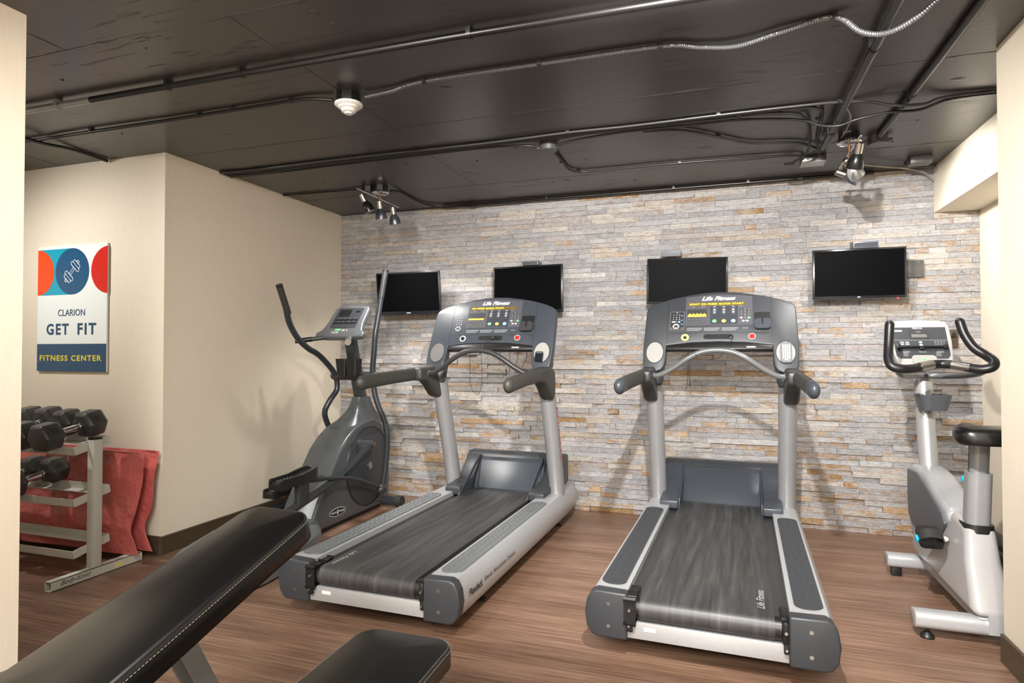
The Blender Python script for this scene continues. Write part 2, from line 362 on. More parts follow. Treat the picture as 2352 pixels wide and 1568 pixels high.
def text_bm(bm, s, w=None, h=None, mtx=None, shear=0, bold=0, align='CENTER', space=1, mi=0, ex=.0004):
    cu = bpy.data.curves.new('txt', 'FONT'); cu.body = s; cu.align_x = align; cu.align_y = 'CENTER'; cu.shear = shear; cu.offset = bold; cu.space_character = space
    cu.resolution_u = 3
    o = bpy.data.objects.new('txt', cu); COL.objects.link(o)
    dg = bpy.context.evaluated_depsgraph_get(); dg.update()
    me = bpy.data.meshes.new_from_object(o.evaluated_get(dg))
    bpy.data.objects.remove(o); bpy.data.curves.remove(cu)
    if not me.vertices: return bm
    xs = [v.co.x for v in me.vertices]; ys = [v.co.y for v in me.vertices]
    W = max(xs)-min(xs); H = max(ys)-min(ys); cx = (max(xs)+min(xs))/2; cy = (max(ys)+min(ys))/2
    sx = (w/W) if w else None; sy = (h/H) if h else None
    if sx is None: sx = sy
    if sy is None: sy = sx
    if align == 'LEFT': cx = min(xs)
    s2 = bmesh.new(); s2.from_mesh(me); bpy.data.meshes.remove(me)
    for v in s2.verts: v.co = Vector(((v.co.x-cx)*sx, (v.co.y-cy)*sy, ex))
    _merge(bm, s2, mtx, mi); return bm
def disc(bm, cx, cy, rx, ry, z, mtx, seg=24, mi=0):
    s = bmesh.new(); vs = [s.verts.new((cx+rx*math.cos(2*PI*k/seg), cy+ry*math.sin(2*PI*k/seg), z)) for k in range(seg)]
    s.faces.new(vs); _merge(bm, s, mtx, mi); return bm
def plate(bm, cx, cy, hx, hy, z0, z1, mtx, rc=.003, mi=0, n=3):
    ring = rrect(hx, hy, rc, n, cx, cy)
    return loft(bm, [[Vector((x, y, z0)) for x, y in ring], [Vector((x, y, z1)) for x, y in ring]], mtx=mtx, mi=mi)

# ------------------------------------------------------------------ the room
H = 2.479
XL, Y0, XS, ZS, XR, YC = -3.25, 4.817, 1.366, 2.173, 1.621, 2.929
XP, YP, XQ, YQ = -2.411, 1.568, 1.076, 3.0
b = bm_new(); box(b, -5.2, 2.0, -3.2, 5.0, -.1, 0); struct(obj('floor', b, 'floor'))
b = bm_new(); box(b, -5.2, 2.0, -3.2, 5.0, H, H+.15)
rnd = random.Random(3)
def seam(p, q, w=.0022, d=.0015):
    p = Vector(p); q = Vector(q); n = max(2, int((q-p).length/.05)); u = (q-p).normalized(); s = Vector((-u.y, u.x, 0))
    for i in range(n):
        a = p+(q-p)*(i/n); c = p+(q-p)*((i+1)/n); j = rnd.uniform(-.002, .002); ww = w*rnd.uniform(.4, 1.5)
        vs = [a+s*(j-ww), c+s*(j-ww), c+s*(j+ww), a+s*(j+ww)]
        lo = [b.verts.new((v.x, v.y, H-d*rnd.uniform(.3, 1.3))) for v in vs]; hi = [b.verts.new((v.x, v.y, H+.002)) for v in vs]
        b.faces.new(lo)
        for k in range(4): b.faces.new((lo[k], lo[(k+1) % 4], hi[(k+1) % 4], hi[k]))
for y in (.58, 1.8, 3.02, 4.24): seam((-5, y, 0), (1.6, y+.01, 0))
for x, ya, yb in ((-1.71, 1.8, 3.02), (-1.72, 3.3, 4.24), (.85, 1.2, 4.0), (-2.55, .6, 1.8), (-4.15, 1.8, 3.0)): seam((x, ya, 0), (x+.01, yb, 0), .0016)
# plastered-over form-tie holes
for k in range(46):
    x = rnd.uniform(-4.2, 1.4); y = rnd.uniform(1.4, 4.7); r = rnd.choice((.008, .012, .02, .035)); n = 9
    vs = [b.verts.new((x+r*rnd.uniform(.6, 1.3)*math.cos(2*PI*i/n), y+.6*r*rnd.uniform(.5, 1.3)*math.sin(2*PI*i/n), H-.0005)) for i in range(n)]
    c = b.verts.new((x+r*.2, y, H-rnd.uniform(.003, .007)))
    for i in range(n): b.faces.new((vs[i], vs[(i+1) % n], c))
struct(obj('ceiling', b, 'ceil', smooth=20))

# stone wall: every ledge stone is real relief in one wall mesh
def stone_wall():
    b = bm_new(); lay = b.loops.layers.color.new('tone'); rn = random.Random(11)
    x0, x1 = XL, XR; zt = H; rh = .0381; nrow = int(zt/rh)+1; yb = Y0+.02
    for r in range(nrow):
        z0 = r*rh; z1 = min(zt, z0+rh)
        if z1-z0 < .004: continue
        x = x0; 
        while x < x1-.001:
            L = rn.choice((.09, .14, .2, .26, .32, .4, .5))*rn.uniform(.85, 1.15); xe = min(x+L, x1)
            if x1-xe < .04: xe = x1
            z_lim = ZS if False else z1
            rough = 1.0 if z0 < 1.25 else .4
            d = rn.uniform(0, 1)**1.3*.024*rough+.003; g = .0002
            ys = [Y0-d+rn.uniform(-.0022, .0022) for _ in range(4)]
            A = [(x+g, z0+g), (xe-g, z0+g), (xe-g, z1-g), (x+g, z1-g)]
            e = .0012
            F = [b.verts.new((ax+(e if k in (0, 3) else -e), ys[k], az+(e if k < 2 else -e))) for k, (ax, az) in enumerate(A)]
            F2 = [b.verts.new((ax, ys[k]+.0025, az)) for k, (ax, az) in enumerate(A)]
            B = [b.verts.new((ax, yb, az)) for ax, az in A]
            low = max(0, min(1, 1-z0/2.2))  # ochre share rises downward: the dimmer ambient light there put into stone colour
            tone = (rn.random(), rn.random(), min(1, max(0, rn.gauss(.37+.22*low, .14))), 1)
            fs = [b.faces.new(F)]
            for k in range(4):
                fs.append(b.faces.new((F[k], F2[k], F2[(k+1) % 4], F[(k+1) % 4])))
                fs.append(b.faces.new((F2[k], B[k], B[(k+1) % 4], F2[(k+1) % 4])))
            for f in fs:
                for l in f.loops: l[lay] = tone
            x = xe
    fs = box(b, x0-.05, x1+.05, yb-.003, yb+.12, 0, H)
    return struct(obj('wall_back', b, 'stone', smooth=20))
stone_wall()
b = bm_new(); box(b, -3.45, XL, YC, 5.0, 0, H); struct(obj('wall_left', b, 'paper'))
b = bm_new(); box(b, -5.2, -3.45, YC, YC+.12, 0, H); struct(obj('wall_alcove', b, 'paper'))
b = bm_new(); box(b, -5.2, -5.05, 1.2, YC, 0, H); struct(obj('wall_alcove_side', b, 'paper'))
b = bm_new(); box(b, -5.2, XP, YP-.22, YP, 0, H); box(b, XP-.22, XP, -3.2, YP-.22, 0, H); struct(obj('wall_front_left', b, 'paper'))
b = bm_new(); box(b, XQ, 2.0, -3.2, YQ, 0, H); struct(obj('wall_front_right', b, 'paper'))
b = bm_new(); box(b, XR, 2.0, YQ, 5.0, 0, H); struct(obj('wall_right', b, 'paper'))
b = bm_new(); box(b, -5.2, 2.0, -3.3, -3.2, 0, H); struct(obj('wall_rear', b, 'paper'))
b = bm_new(); box(b, XS, XR, YQ, Y0-.0, ZS, H); struct(obj('trim_1', b, 'soffit'))
def baseboard(name, segs):
    b = bm_new()
    for s in segs: box(b, *s, bev=.002, seg=1)
    return struct(obj(name, b, 'base'))
zb = .112
baseboard('baseboard_left', [(XL, XL+.014, YC-.014, Y0-.004, 0, zb), (XL+.014, XL+.016, YC-.016, Y0-.01, zb-.012, zb-.008)])
baseboard('baseboard_alcove', [(-5.05, XL, YC-.014, YC, 0, zb)])
baseboard('baseboard_front_right', [(XQ-.014, XQ, -3.2, YQ, 0, zb)])
baseboard('baseboard_front_left', [(XP, XP+.014, -3.2, YP, 0, zb)])
baseboard('baseboard_right', [(XR-.014, XR, YQ, Y0-.03, 0, zb)])

# ------------------------------------------------------------------ treadmills
BE = R(25)
def make_treadmill(loc, rotz, label, kind):
    t = thing('treadmill', label, 'treadmill', loc, rotz, 'treadmills facing the stone wall')
    left = kind == 'left'
    # side rails with bulged outer face, tapering up at the front
    for s in (-1, 1):
        b = bm_new(); prof = [(.306, .258), (.42, .262), (.44, .258), (.462, .222), (.47, .17), (.462, .118), (.44, .085), (.306, .08)]
        rings = []
        for y, k, top in ((.06, 1, 1), (1.6, 1, 1), (1.95, 1, 1), (2.08, .97, .98), (2.14, .9, .93), (2.16, .8, .85)):
            ring = []
            for x, z in prof:
                zz = .17+(z-.17)*top; xx = .306+(x-.306)*k
                if y > 1.0 and z < .17: zz += .0
                ring.append(Vector((s*xx, y, zz)))
            rings.append(ring)
        loft(b, rings)
        if s == 1 or left is False or True:
            pass
        rail = obj('side_rail', b, 'silver', t, smooth=30)
        # rear cap
        b = bm_new(); P = [(s*x, z) for x, z in [(.300, .262), (.425, .266), (.448, .255), (.466, .222), (.474, .17), (.466, .115), (.445, .084), (.425, .076), (.300, .076)]]
        prism(b, P, 0, .06, 'y', bev=.009, seg=3)
        cap = obj('rear_cap', b, 'char', t)
        b = bm_new()
        for z in (.215, .125): cyl(b, (s*.375, -.0012, z), (s*.375, .01, z), .0075, 16)
        obj('screw', b, 'nickel', cap)
        # studded foot strip
        b = bm_new(); plate(b, s*.377, .785, .052, .69, .2605, .2645, None, rc=.05, n=8)
        for i in range(52):
            for j in range(4 if False else 3):
                y = .13+i*.0258; x = s*.377+(j-1)*.031+(.0 if i % 2 else .004)
                n = 8
                lo = [b.verts.new((x+.0085*math.cos(2*PI*k/n), y+.0085*math.sin(2*PI*k/n), .2642)) for k in range(n)]
                hi = [b.verts.new((x+.005*math.cos(2*PI*k/n), y+.005*math.sin(2*PI*k/n), .2668)) for k in range(n)]
                b.faces.new(hi)
                for k in range(n): b.faces.new((lo[k], lo[(k+1) % n], hi[(k+1) % n], hi[k]))
        obj('foot_strip', b, 'char' if not left else 'steel', t, smooth=50)
        # roller bracket and bolts
        b = bm_new(); box(b, s*.272, s*.300, .03, .15, .175, .243, bev=.006); box(b, s*.276, s*.302, .0, .08, .15, .24, bev=.012)
        box(b, s*.282, s*.302, .004, .03, .118, .16, bev=.005)
        br = obj('roller_bracket', b, 'black', t)
        b = bm_new(); cyl(b, (s*.29, -.006, .2), (s*.29, .006, .2), .006, 12); cyl(b, (s*.292, -.003, .136), (s*.292, .01, .136), .005, 12)
        obj('bolt', b, 'nickel', br)
        # upright
        b = bm_new(); rings = []
        for f in [i/10 for i in range(11)]:
            y = 1.79+(1.50-1.79)*f**1.15; z = .25+(1.14-.25)*f; x = s*(.398-.004*f)
            rings.append([Vector((x+.053*math.cos(a), y+.072*math.sin(a)*(1 if math.sin(a) > 0 else .8), z)) for a in [2*PI*k/20 for k in range(20)]])
        loft(b, rings); up = obj('upright', b, 'upright', t, smooth=40)
        # handrail bracket
        b = bm_new(); prism(b, [(1.22, 1.135), (1.36, 1.14), (1.46, 1.15), (1.555, 1.12), (1.575, 1.03), (1.56, .95), (1.52, .925), (1.47, .94), (1.40, 1.0), (1.33, 1.045), (1.22, 1.055)], s*.368, s*.455, 'x', bev=.022, seg=4)
        obj('handrail_bracket', b, 'grip' if left else 'dkgrey', t)
        # foam handrail
        b = bm_new(); tube(b, [(s*.423, 1.36, 1.098), (s*.437, 1.0, 1.085), (s*.45, .72, 1.068)], .028, 20, sm=6, ry=.041, up=(0, 0, 1))
        hr = obj('handrail', b, 'grip', t)
        b = bm_new(); tube(b, [(s*.4494, .725, 1.068), (s*.452, .665, 1.064)], .0285, 20, ry=.0415, up=(0, 0, 1), round_end=True)
        obj('handrail_end_cap', b, 'char2' if not left else 'grip', hr)
    # crossbar arch
    b = bm_new(); tube(b, [(-.385, 1.33, 1.098), (-.33, 1.32, 1.103), (-.25, 1.31, 1.145), (-.17, 1.30, 1.2), (-.09, 1.30, 1.24), (0, 1.30, 1.252), (.09, 1.30, 1.24), (.17, 1.30, 1.2), (.25, 1.31, 1.145), (.33, 1.32, 1.103), (.385, 1.33, 1.098)], .0165, 18, sm=6)
    cb = obj('crossbar', b, 'bar' if not left else 'dkgrey', t)
    b = bm_new()
    for s in (-1, 1): tube(b, [(s*.392, 1.33, 1.098), (s*.362, 1.327, 1.1)], .0205, 18)
    obj('crossbar_collar', b, 'bar', cb)
    # deck, belt, roller, rear crossmember
    b = bm_new(); box(b, -.306, .306, .1, 1.95, .19, .229, bev=.002)
    obj('running_deck', b, 'black' if left else 'dkgrey', t)
    b = bm_new(); pts = []
    for k in range(11):
        a = R(90+18*k); pts.append((.052+.046*math.cos(a), .195+.046*math.sin(a)))
    prof = [(1.9, .2405)]+[(.5, .2405)]+pts+[(.4, .151), (1.0, .153), (1.9, .155), (1.9, .16)]
    prof = [(y, z) for y, z in prof]
    prism(b, prof, -.252, .252, 'x')
    belt = obj('belt', b, 'belt', t, smooth=30)
    b = bm_new()
    if left: text_bm(b, 'Life Fitness', w=.2, h=.026, mtx=frame((-.215, .17, .2412), (0, -1, 0), (1, 0, 0)), shear=.35, bold=.02)
    else: text_bm(b, 'Life Fitness', w=.2, h=.03, mtx=frame((.205, .2, .2412), (0, 1, 0), (-1, 0, 0)), shear=.35, bold=.01)
    obj('belt_lettering', b, 'cup' if left else 'grey_ink', belt)
    b = bm_new(); cyl(b, (-.276, .052, .195), (.276, .052, .195), .043, 28); obj('rear_roller', b, 'black', t)
    b = bm_new(); box(b, -.304, .304, .018, .05, .082, .150, bev=.003); cm = obj('rear_crossmember', b, 'silver', t)
    b = bm_new(); box(b, -.235, -.188, .0165, .0185, .118, .133); st = obj('sticker', b, 'white', cm)
    b = bm_new(); text_bm(b, 'Lifefitness', w=.032, mtx=frame((-.208, .0163, .1255), (1, 0, 0), (0, 0, 1))); box(b, -.232, -.227, .016, .0166, .121, .130); obj('sticker_print', b, 'dark_ink', st) if False else b.free()
    # motor hood
    b = bm_new()
    hood = [(1.80, .232), (1.80, .252), (1.93, .425), (1.955, .44), (2.0, .445), (2.1, .45), (2.1, .232)]
    prism(b, hood, -.246, .246, 'x', bev=.008, seg=3)
    hd = obj('motor_hood', b, 'char2', t)
    b = bm_new(); prism(b, [(1.86, .262), (1.92, .30), (2.0, .455), (2.04, .478), (2.12, .478), (2.145, .465), (2.15, .262)], -.385, .385, 'x', bev=.008, seg=3)
    obj('motor_cover', b, 'char', t)
    for s in (-1, 1):
        b = bm_new(); prism(b, [(1.575, .236), (1.575, .286), (1.60, .298), (1.72, .305), (1.82, .33), (1.90, .395), (1.96, .452), (2.02, .46), (2.02, .236)], s*.252, s*.366, 'x', bev=.008, seg=3)
        obj('hood_side_fairing', b, 'char2' if not left else 'char', t)
        b = bm_new(); prism(b, [(1.545, .239), (1.60, .239), (1.96, .46), (1.93, .47)], s*.246, s*.256, 'x', bev=.003) if left else prism(b, [(1.60, .239), (1.62, .30), (1.9, .4), (1.97, .45), (1.97, .239)], s*.244, s*.252, 'x', bev=.003)
        obj('hood_fin', b, 'char2', t)
    b = bm_new()
    for s in (-1, 1):
        for y in (.48, 1.9):
            cyl(b, (s*.36, y, .012), (s*.36, y, .09), .009, 10); lathe(b, [(.001, 0), (.036, .001), (.036, .008), (.02, .018), (.008, .022)], mtx=T(s*.36, y, 0))
    obj('levelling_foot', b, 'black', t)
    b = bm_new(); box(b, -.28, .28, .5, 1.85, .055, .15, bev=.01); obj('underframe', b, 'black', t)
    # ---------- console
    F = frame((0, 1.49, 1.265), (1, 0, 0), (0, math.sin(BE), math.cos(BE)))
    half = [(0, .4), (.08, .397), (.177, .383), (.25, .368), (.31, .352), (.37, .332), (.415, .312), (.438, .294), (.447, .265), (.452, .12), (.455, 0), (.452, -.09), (.444, -.128), (.425, -.15), (.395, -.16), (.365, -.157), (.338, -.145), (.32, -.12), (.313, -.08), (.312, .022), (.16, .040), (0, .046)]
    poly = half+[(-x, y) for x, y in reversed(half[1:-1])]
    b = bm_new(); prism(b, poly, -.055, 0, 'z', bev=.007, seg=3, mtx=F)
    co = obj('console_housing', b, 'char' if not left else 'char2', t)
    # lower lip under the tray
    b = bm_new(); prism(b, [(-.312, .022), (-.16, .040), (0, .046), (.16, .040), (.312, .022), (.312, -.004), (-.312, -.004)], -.052, -.006, 'z', bev=.003, mtx=F)
    obj('tray_underside', b, 'black', co)
    # seams, overlay, keys
    b = bm_new()
    for s in (-1, 1): box(b, s*.3095-.0007, s*.3095+.0007, .028, .352, .0, .0006, mtx=F)
    box(b, -.3, -.12, .1035, .1055, 0, .0006, mtx=F); box(b, -.12, .12, .1085, .1105, 0, .0006, mtx=F); box(b, .12, .3, .1035, .1055, 0, .0006, mtx=F)
    obj('seam', b, 'black', co)
    b = bm_new(); prism(b, [(-.2, .16), (.2, .16), (.2, .362), (.1, .374), (0, .380), (-.1, .374), (-.2, .362)], 0, .0012, 'z', mtx=F)
    obj('overlay_panel', b, 'panel', co)
    b = bm_new(); text_bm(b, 'Life Fitness', w=.205, h=.03, mtx=F @ T(0, .351, .0016), shear=.4, bold=.03)
    obj('logo', b, 'ink', co, label='white slanted lettering')
    b = bm_new(); plate(b, -.013, .310, .171, .0125, .0012, .002, F); obj('message_display', b, 'amberoff', co)
    b = bm_new(); text_bm(b, ' OR PRESS QUICK START' if left else 'BOOT OR PRESS QUICK START', w=.24 if left else .325, h=.0135, mtx=F @ T(-.055 if left else -.014, .310, .0024), bold=.02, space=1.15)
    obj('display_letters', b, 'amber', co)
    b = bm_new(); plate(b, -.130, .246, .061, .028, .0012, .002, F); dd = obj('bar_display', b, 'dkgrey', co)
    b = bm_new()
    for k in range(15):
        hh = .012 if left and k < 15 else .012+.012*abs(math.sin(k*1.1))
        x = -.184+k*.0077; box(b, x-.0027, x+.0027, .2205, .2205+hh, .002, .0026, mtx=F)
    obj('display_bars', b, 'amber', co)
    b = bm_new(); plate(b, .0325, .230, .0815, .0635, .0012, .0018, F); obj('centre_block', b, 'block', co)
    for k, (x, mname) in enumerate(((-.024, 'green'), (.032, 'orange'), (.088, 'blue'))):
        b = bm_new(); disc(b, x, .188, .0135, .0118, .0026, F); obj('round_button', b, mname, co)
        b = bm_new(); plate(b, x, .2595, .0125, .023, .0018, .0024, F); kk = obj('arrow_key', b, 'panel', co)
        b = bm_new()
        for sg in (1, -1):
            s_ = bmesh.new(); s_.faces.new([s_.verts.new(p) for p in ((x-.007, .2595+sg*.005, .0028), (x+.007, .2595+sg*.005, .0028), (x, .2595+sg*.017, .0028))]); _merge(b, s_, F)
        obj('arrow_print', b, 'ink', co)
        b = bm_new(); box(b, x-.008, x+.008, .289, .2912, .0018, .0022, mtx=F); obj('caption', b, 'ink', co)
    b = bm_new()
    for i in range(3):
        for j in range(4):
            if j == 3 and i != 1: continue
            disc(b, .135+i*.0222, .2695-j*.0202, .0082, .0072, .002, F, 16)
    obj('number_keys', b, 'dark_ink', co)
    b = bm_new()
    for i in range(3):
        for j in range(4):
            if j == 3 and i != 1: continue
            text_bm(b, '123456789 0'[j*3+i], h=.0085, mtx=F @ T(.135+i*.0222, .2695-j*.0202, .0022))
    obj('number_print', b, 'ink', co)
    b = bm_new(); disc(b, .135, .209, .0085, .0065, .002, F, 16); disc(b, .147, .187, .009, .0065, .002, F, 16); disc(b, .169, .187, .009, .0065, .002, F, 16); obj('pale_keys', b, 'key', co)
    b = bm_new(); disc(b, .1795, .209, .0095, .0075, .002, F, 16); obj('green_key', b, 'green', co)
    b = bm_new()
    for i in range(5):
        if i < 4: disc(b, -.177+i*.0218, .2015, .0098, .0072, .002, F, 16)
        disc(b, -.177+i*.0218, .1805, .0098, .0072, .002, F, 16)
    obj('oval_keys', b, 'dark_ink', co)
    b = bm_new()
    for i in range(9):
        x = -.177+(i % 5)*.0218; y = .1805 if i < 5 else .2015
        box(b, x-.0055, x+.0055, y-.0013, y+.0013, .002, .0023, mtx=F)
    for x0, w in ((-.19, .094), (-.086, .096), (.02, .097)):
        for j in range(3): box(b, x0, x0+w*(1, .97, .85)[j], .139-j*.008, .1405-j*.008+.0012, 0, .0008, mtx=F)
    box(b, .14, .172, .136, .1385, 0, .0008, mtx=F)
    for x0 in (-.165, -.105, .12): box(b, x0, x0+.022, .2915, .2935, .0012, .002, mtx=F)
    obj('printed_captions', b, 'grey_ink', co)
    # tv keypad
    if not left:
        b = bm_new(); plate(b, -.2515, .1945, .044, .065, 0, .001, F, rc=.005); obj('keypad_border', b, 'cup', co)
        b = bm_new(); plate(b, -.2515, .1945, .0425, .0635, .001, .0016, F, rc=.0045); obj('keypad_panel', b, 'dark_ink', co)
    b = bm_new()
    text_bm(b, 'TV', h=.006, mtx=F @ T(-.2515, .251, .002))
    for i in range(3):
        for j in range(4):
            if left: disc(b, -.273+i*.018, .236-j*.0165, .003, .004, .002, F, 12)
            else: text_bm(b, '123456789-0 '[j*3+i] if '123456789-0 '[j*3+i] != ' ' else '.', h=.008, mtx=F @ T(-.273+i*.018, .2355-j*.0165, .002))
    for a, rx, ry in ((0, .016, .005), (1, .016, .005)):
        disc(b, -.257, .167-.026*a, rx, .0045, .002, F, 16)
    for s in (-1, 1): disc(b, -.257+s*.016, .154, .005, .0075, .002, F, 14)
    disc(b, -.238, .186, .006, .0055, .002, F, 14)
    obj('keypad_keys', b, 'key' if left else 'ink', co)
    if not left:
        b = bm_new()
        for y in (.231, .197, .169): plate(b, -.222, y, .0065, .0042, .0016, .0022, F)
        obj('blue_keys', b, 'blue2', co)
        b = bm_new(); disc(b, -.285, .141, .006, .004, .002, F, 14); disc(b, -.221, .141, .006, .004, .002, F, 14); obj('pink_keys', b, 'vinyl', co)
    # phone holder
    b = bm_new(); plate(b, .256, .218, .044, .026, .0, .006, F, rc=.004); obj('holder_backing', b, 'black', co)
    b = bm_new(); plate(b, .256, .155, .046, .034, .0, .03, F, rc=.02, n=6); hl = obj('media_holder', b, 'char2' if not left else 'dkgrey', co)
    b = bm_new(); plate(b, .256, .170, .0055, .02, .03, .0312, F, rc=.005); obj('holder_notch', b, 'black', hl)
    # tray
    b = bm_new(); ring = rrect(.088, .017, .0165, 8, 0, .080)
    loft(b, [[Vector((x, y, -.0)) for x, y in ring], [Vector((x, y, .0012)) for x, y in ring]], mtx=F)
    obj('tray_slot', b, 'black', co)
    b = bm_new(); lathe(b, [(.0, .008), (.014, .008), (.016, .004), (.017, 0)], mtx=F @ T(.196, .080, 0)); obj('stop_button', b, 'red', co)
    b = bm_new(); lathe(b, [(.017, 0), (.017, .003), (.021, .003), (.0215, 0)], mtx=F @ T(.196, .080, 0)); obj('stop_button_ring', b, 'key', co)
    if left:
        b = bm_new(); lathe(b, [(0, .016), (.008, .016), (.011, .004), (.011, 0)], mtx=F @ T(-.205, .076, 0)); obj('knob', b, 'black', co)
        b = bm_new(); lathe(b, [(.015, 0), (.015, .003), (.023, .003), (.024, 0)], mtx=F @ T(-.205, .076, 0)); obj('knob_ring', b, 'key', co)
    else:
        b = bm_new(); lathe(b, [(.0195, 0), (.0195, .0025), (.0235, .0025), (.0245, 0)], mtx=F @ T(-.199, .075, 0)); obj('yellow_ring', b, 'yellow', co)
        b = bm_new(); lathe(b, [(0, .002), (.01, .002), (.0105, 0)], mtx=F @ T(-.199, .075, 0)); obj('knob', b, 'black', co)
    b = bm_new(); plate(b, .19, .011, .026, .0045, -.006, -.0045, F, rc=.001); obj('port_label', b, 'key', co)
    # cup holders in the arms
    for s in (-1, 1):
        b = bm_new(); ring = []
        for r0, z in ((1.0, 0), (1.0, .004), (.93, .004), (.9, -.0005)):
            ring.append([Vector((s*.381+.057*r0*math.cos(2*PI*k/36), -.028+.079*r0*math.sin(2*PI*k/36), z)) for k in range(36)])
        loft(b, ring, cap=False, mtx=F); obj('cup_rim', b, 'char2', co)
        b = bm_new(); disc(b, s*.381, -.028, .0515, .0715, .001, F, 36)
        obj('cup_liner', b, 'cupdark' if (left and s == -1) else 'cup', co)  # darker disc in one holder paints the shade of its open hollow
        b = bm_new(); loft(b, [[Vector((s*.384+.058*k*math.cos(2*PI*i/24), y+dy*.045*math.sin(2*PI*i/24), z)) for i in range(24)] for y, z, k, dy in ((1.585, 1.30, .9, .9), (1.545, 1.18, 1, 1), (1.525, 1.12, 1, 1), (1.515, 1.06, .9, .9), (1.515, 1.03, .7, .7))])
        obj('arm_pod', b, 'char', co)
    # safety lanyard
    b = bm_new()
    P0 = F @ Vector((.07, .075, .008))
    if left:
        p = [(.03, 1.50, 1.335), (-.02, 1.45, 1.30), (-.03, 1.44, 1.22), (-.03, 1.45, 1.10), (-.045, 1.47, 1.0), (-.08, 1.49, .955), (-.12, 1.5, .98), (-.145, 1.51, 1.05), (-.147, 1.52, 1.25)]
    else:
        p = [(.085, 1.50, 1.335), (.07, 1.44, 1.30), (.045, 1.37, 1.255), (.02, 1.31, 1.215), (-.03, 1.29, 1.2), (-.08, 1.28, 1.215), (-.115, 1.28, 1.225), (-.13, 1.30, 1.24)]
    tube(b, p, .0015, 6, sm=6)
    ly = obj('safety_lanyard', b, 'black', t)
    b = bm_new(); x = .03 if left else .075
    box(b, x-.014, x+.014, .0, .02, .0, .012, bev=.003, mtx=frame((0, 1.49, 1.265), (1, 0, 0), (0, math.sin(BE), math.cos(BE))) @ T(0, .064, 0)); obj('lanyard_clip', b, 'black', ly)
    b = bm_new()
    if left:
        tube(b, [(.06, 1.56, 1.26), (.05, 1.57, 1.17), (.09, 1.58, 1.14), (.15, 1.59, 1.15), (.18, 1.58, 1.2), (.185, 1.56, 1.26)], .0018, 6, sm=6)
        tube(b, [(.12, 1.57, 1.26), (.125, 1.58, 1.16), (.11, 1.59, 1.1), (.08, 1.6, 1.08)], .0018, 6, sm=6)
        tube(b, [(.25, 1.57, 1.26), (.24, 1.58, 1.19), (.2, 1.59, 1.13), (.15, 1.6, 1.1)], .002, 6, sm=6)
    else:
        tube(b, [(-.185, 1.55, 1.262), (-.186, 1.55, 1.1), (-.19, 1.55, 1.04), (-.196, 1.55, 1.0)], .0015, 6, sm=4)
        tube(b, [(-.176, 1.55, 1.262), (-.175, 1.55, 1.1), (-.172, 1.55, 1.05), (-.168, 1.55, 1.01)], .0015, 6, sm=4)
    obj('hanging_wire', b, 'black', t)
    # writing on the rail
    if left:
        b = bm_new(); text_bm(b, 'Flexdeck', w=.15, h=.034, mtx=frame((.4712, .19, .178), (0, 1, 0), (0, 0, 1)), bold=.02); obj('rail_lettering', b, 'dark_ink', t); b = bm_new()
        text_bm(b, 'Shock Absorption System', w=.42, h=.03, mtx=frame((.4712, .50, .178), (0, 1, 0), (0, 0, 1)))
        obj('rail_lettering', b, 'dark_ink', t)
        b = bm_new(); text_bm(b, 'FITNESS', w=.42, h=.035, mtx=frame((.4525, 1.665, .68), (0, .31, -.95), (0, .95, .31)), shear=.3)
        obj('red_lettering', b, 'red', t)
    return t
T1 = make_treadmill((-1.525, 2.44, 0), -.024, 'grey treadmill on the left, beside the elliptical, with lettering along its silver side rail', 'left')
T2 = make_treadmill((-.062, 2.52, 0), -.035, 'grey treadmill on the right, with a white remote control in its right cup holder', 'right')
def in_tread(tr, o):   # place a loose thing with world transform of a treadmill frame
    o.location = tr.location; o.rotation_euler = tr.rotation_euler; return o
FC = frame((0, 1.49, 1.265), (1, 0, 0), (0, math.sin(BE), math.cos(BE)))
rm = thing('remote_control', 'silver television remote with round white buttons, in the cup holder of the right treadmill', 'remote control'); in_tread(T2, rm)
b = bm_new(); plate(b, .383, -.036, .030, .066, .0015, .018, FC, rc=.012, n=5); obj('body', b, 'stb', rm)
b = bm_new(); plate(b, .383, -.036, .026, .062, .018, .0195, FC, rc=.01, n=5); obj('face', b, 'steel', rm)
b = bm_new()
for i in range(4):
    for j in range(9):
        if (i, j) in ((0, 8), (3, 8)): continue
        disc(b, .383+(i-1.5)*.0115, .010-j*.0118, .0046, .0042, .0201, FC, 12)
obj('buttons', b, 'ink', rm)
b = bm_new(); plate(b, .372, -.065, .026, .034, .0015, .02, FC, rc=.009, n=5)
ph = thing('handheld_remote', 'small black glossy handset sitting in the right cup holder of the left treadmill', 'remote control'); in_tread(T1, ph)
obj('body', b, 'tv', ph)
b = bm_new(); plate(b, .372, -.04, .019, .004, .02, .0206, FC, rc=.002); obj('screen_strip', b, 'stb', ph)

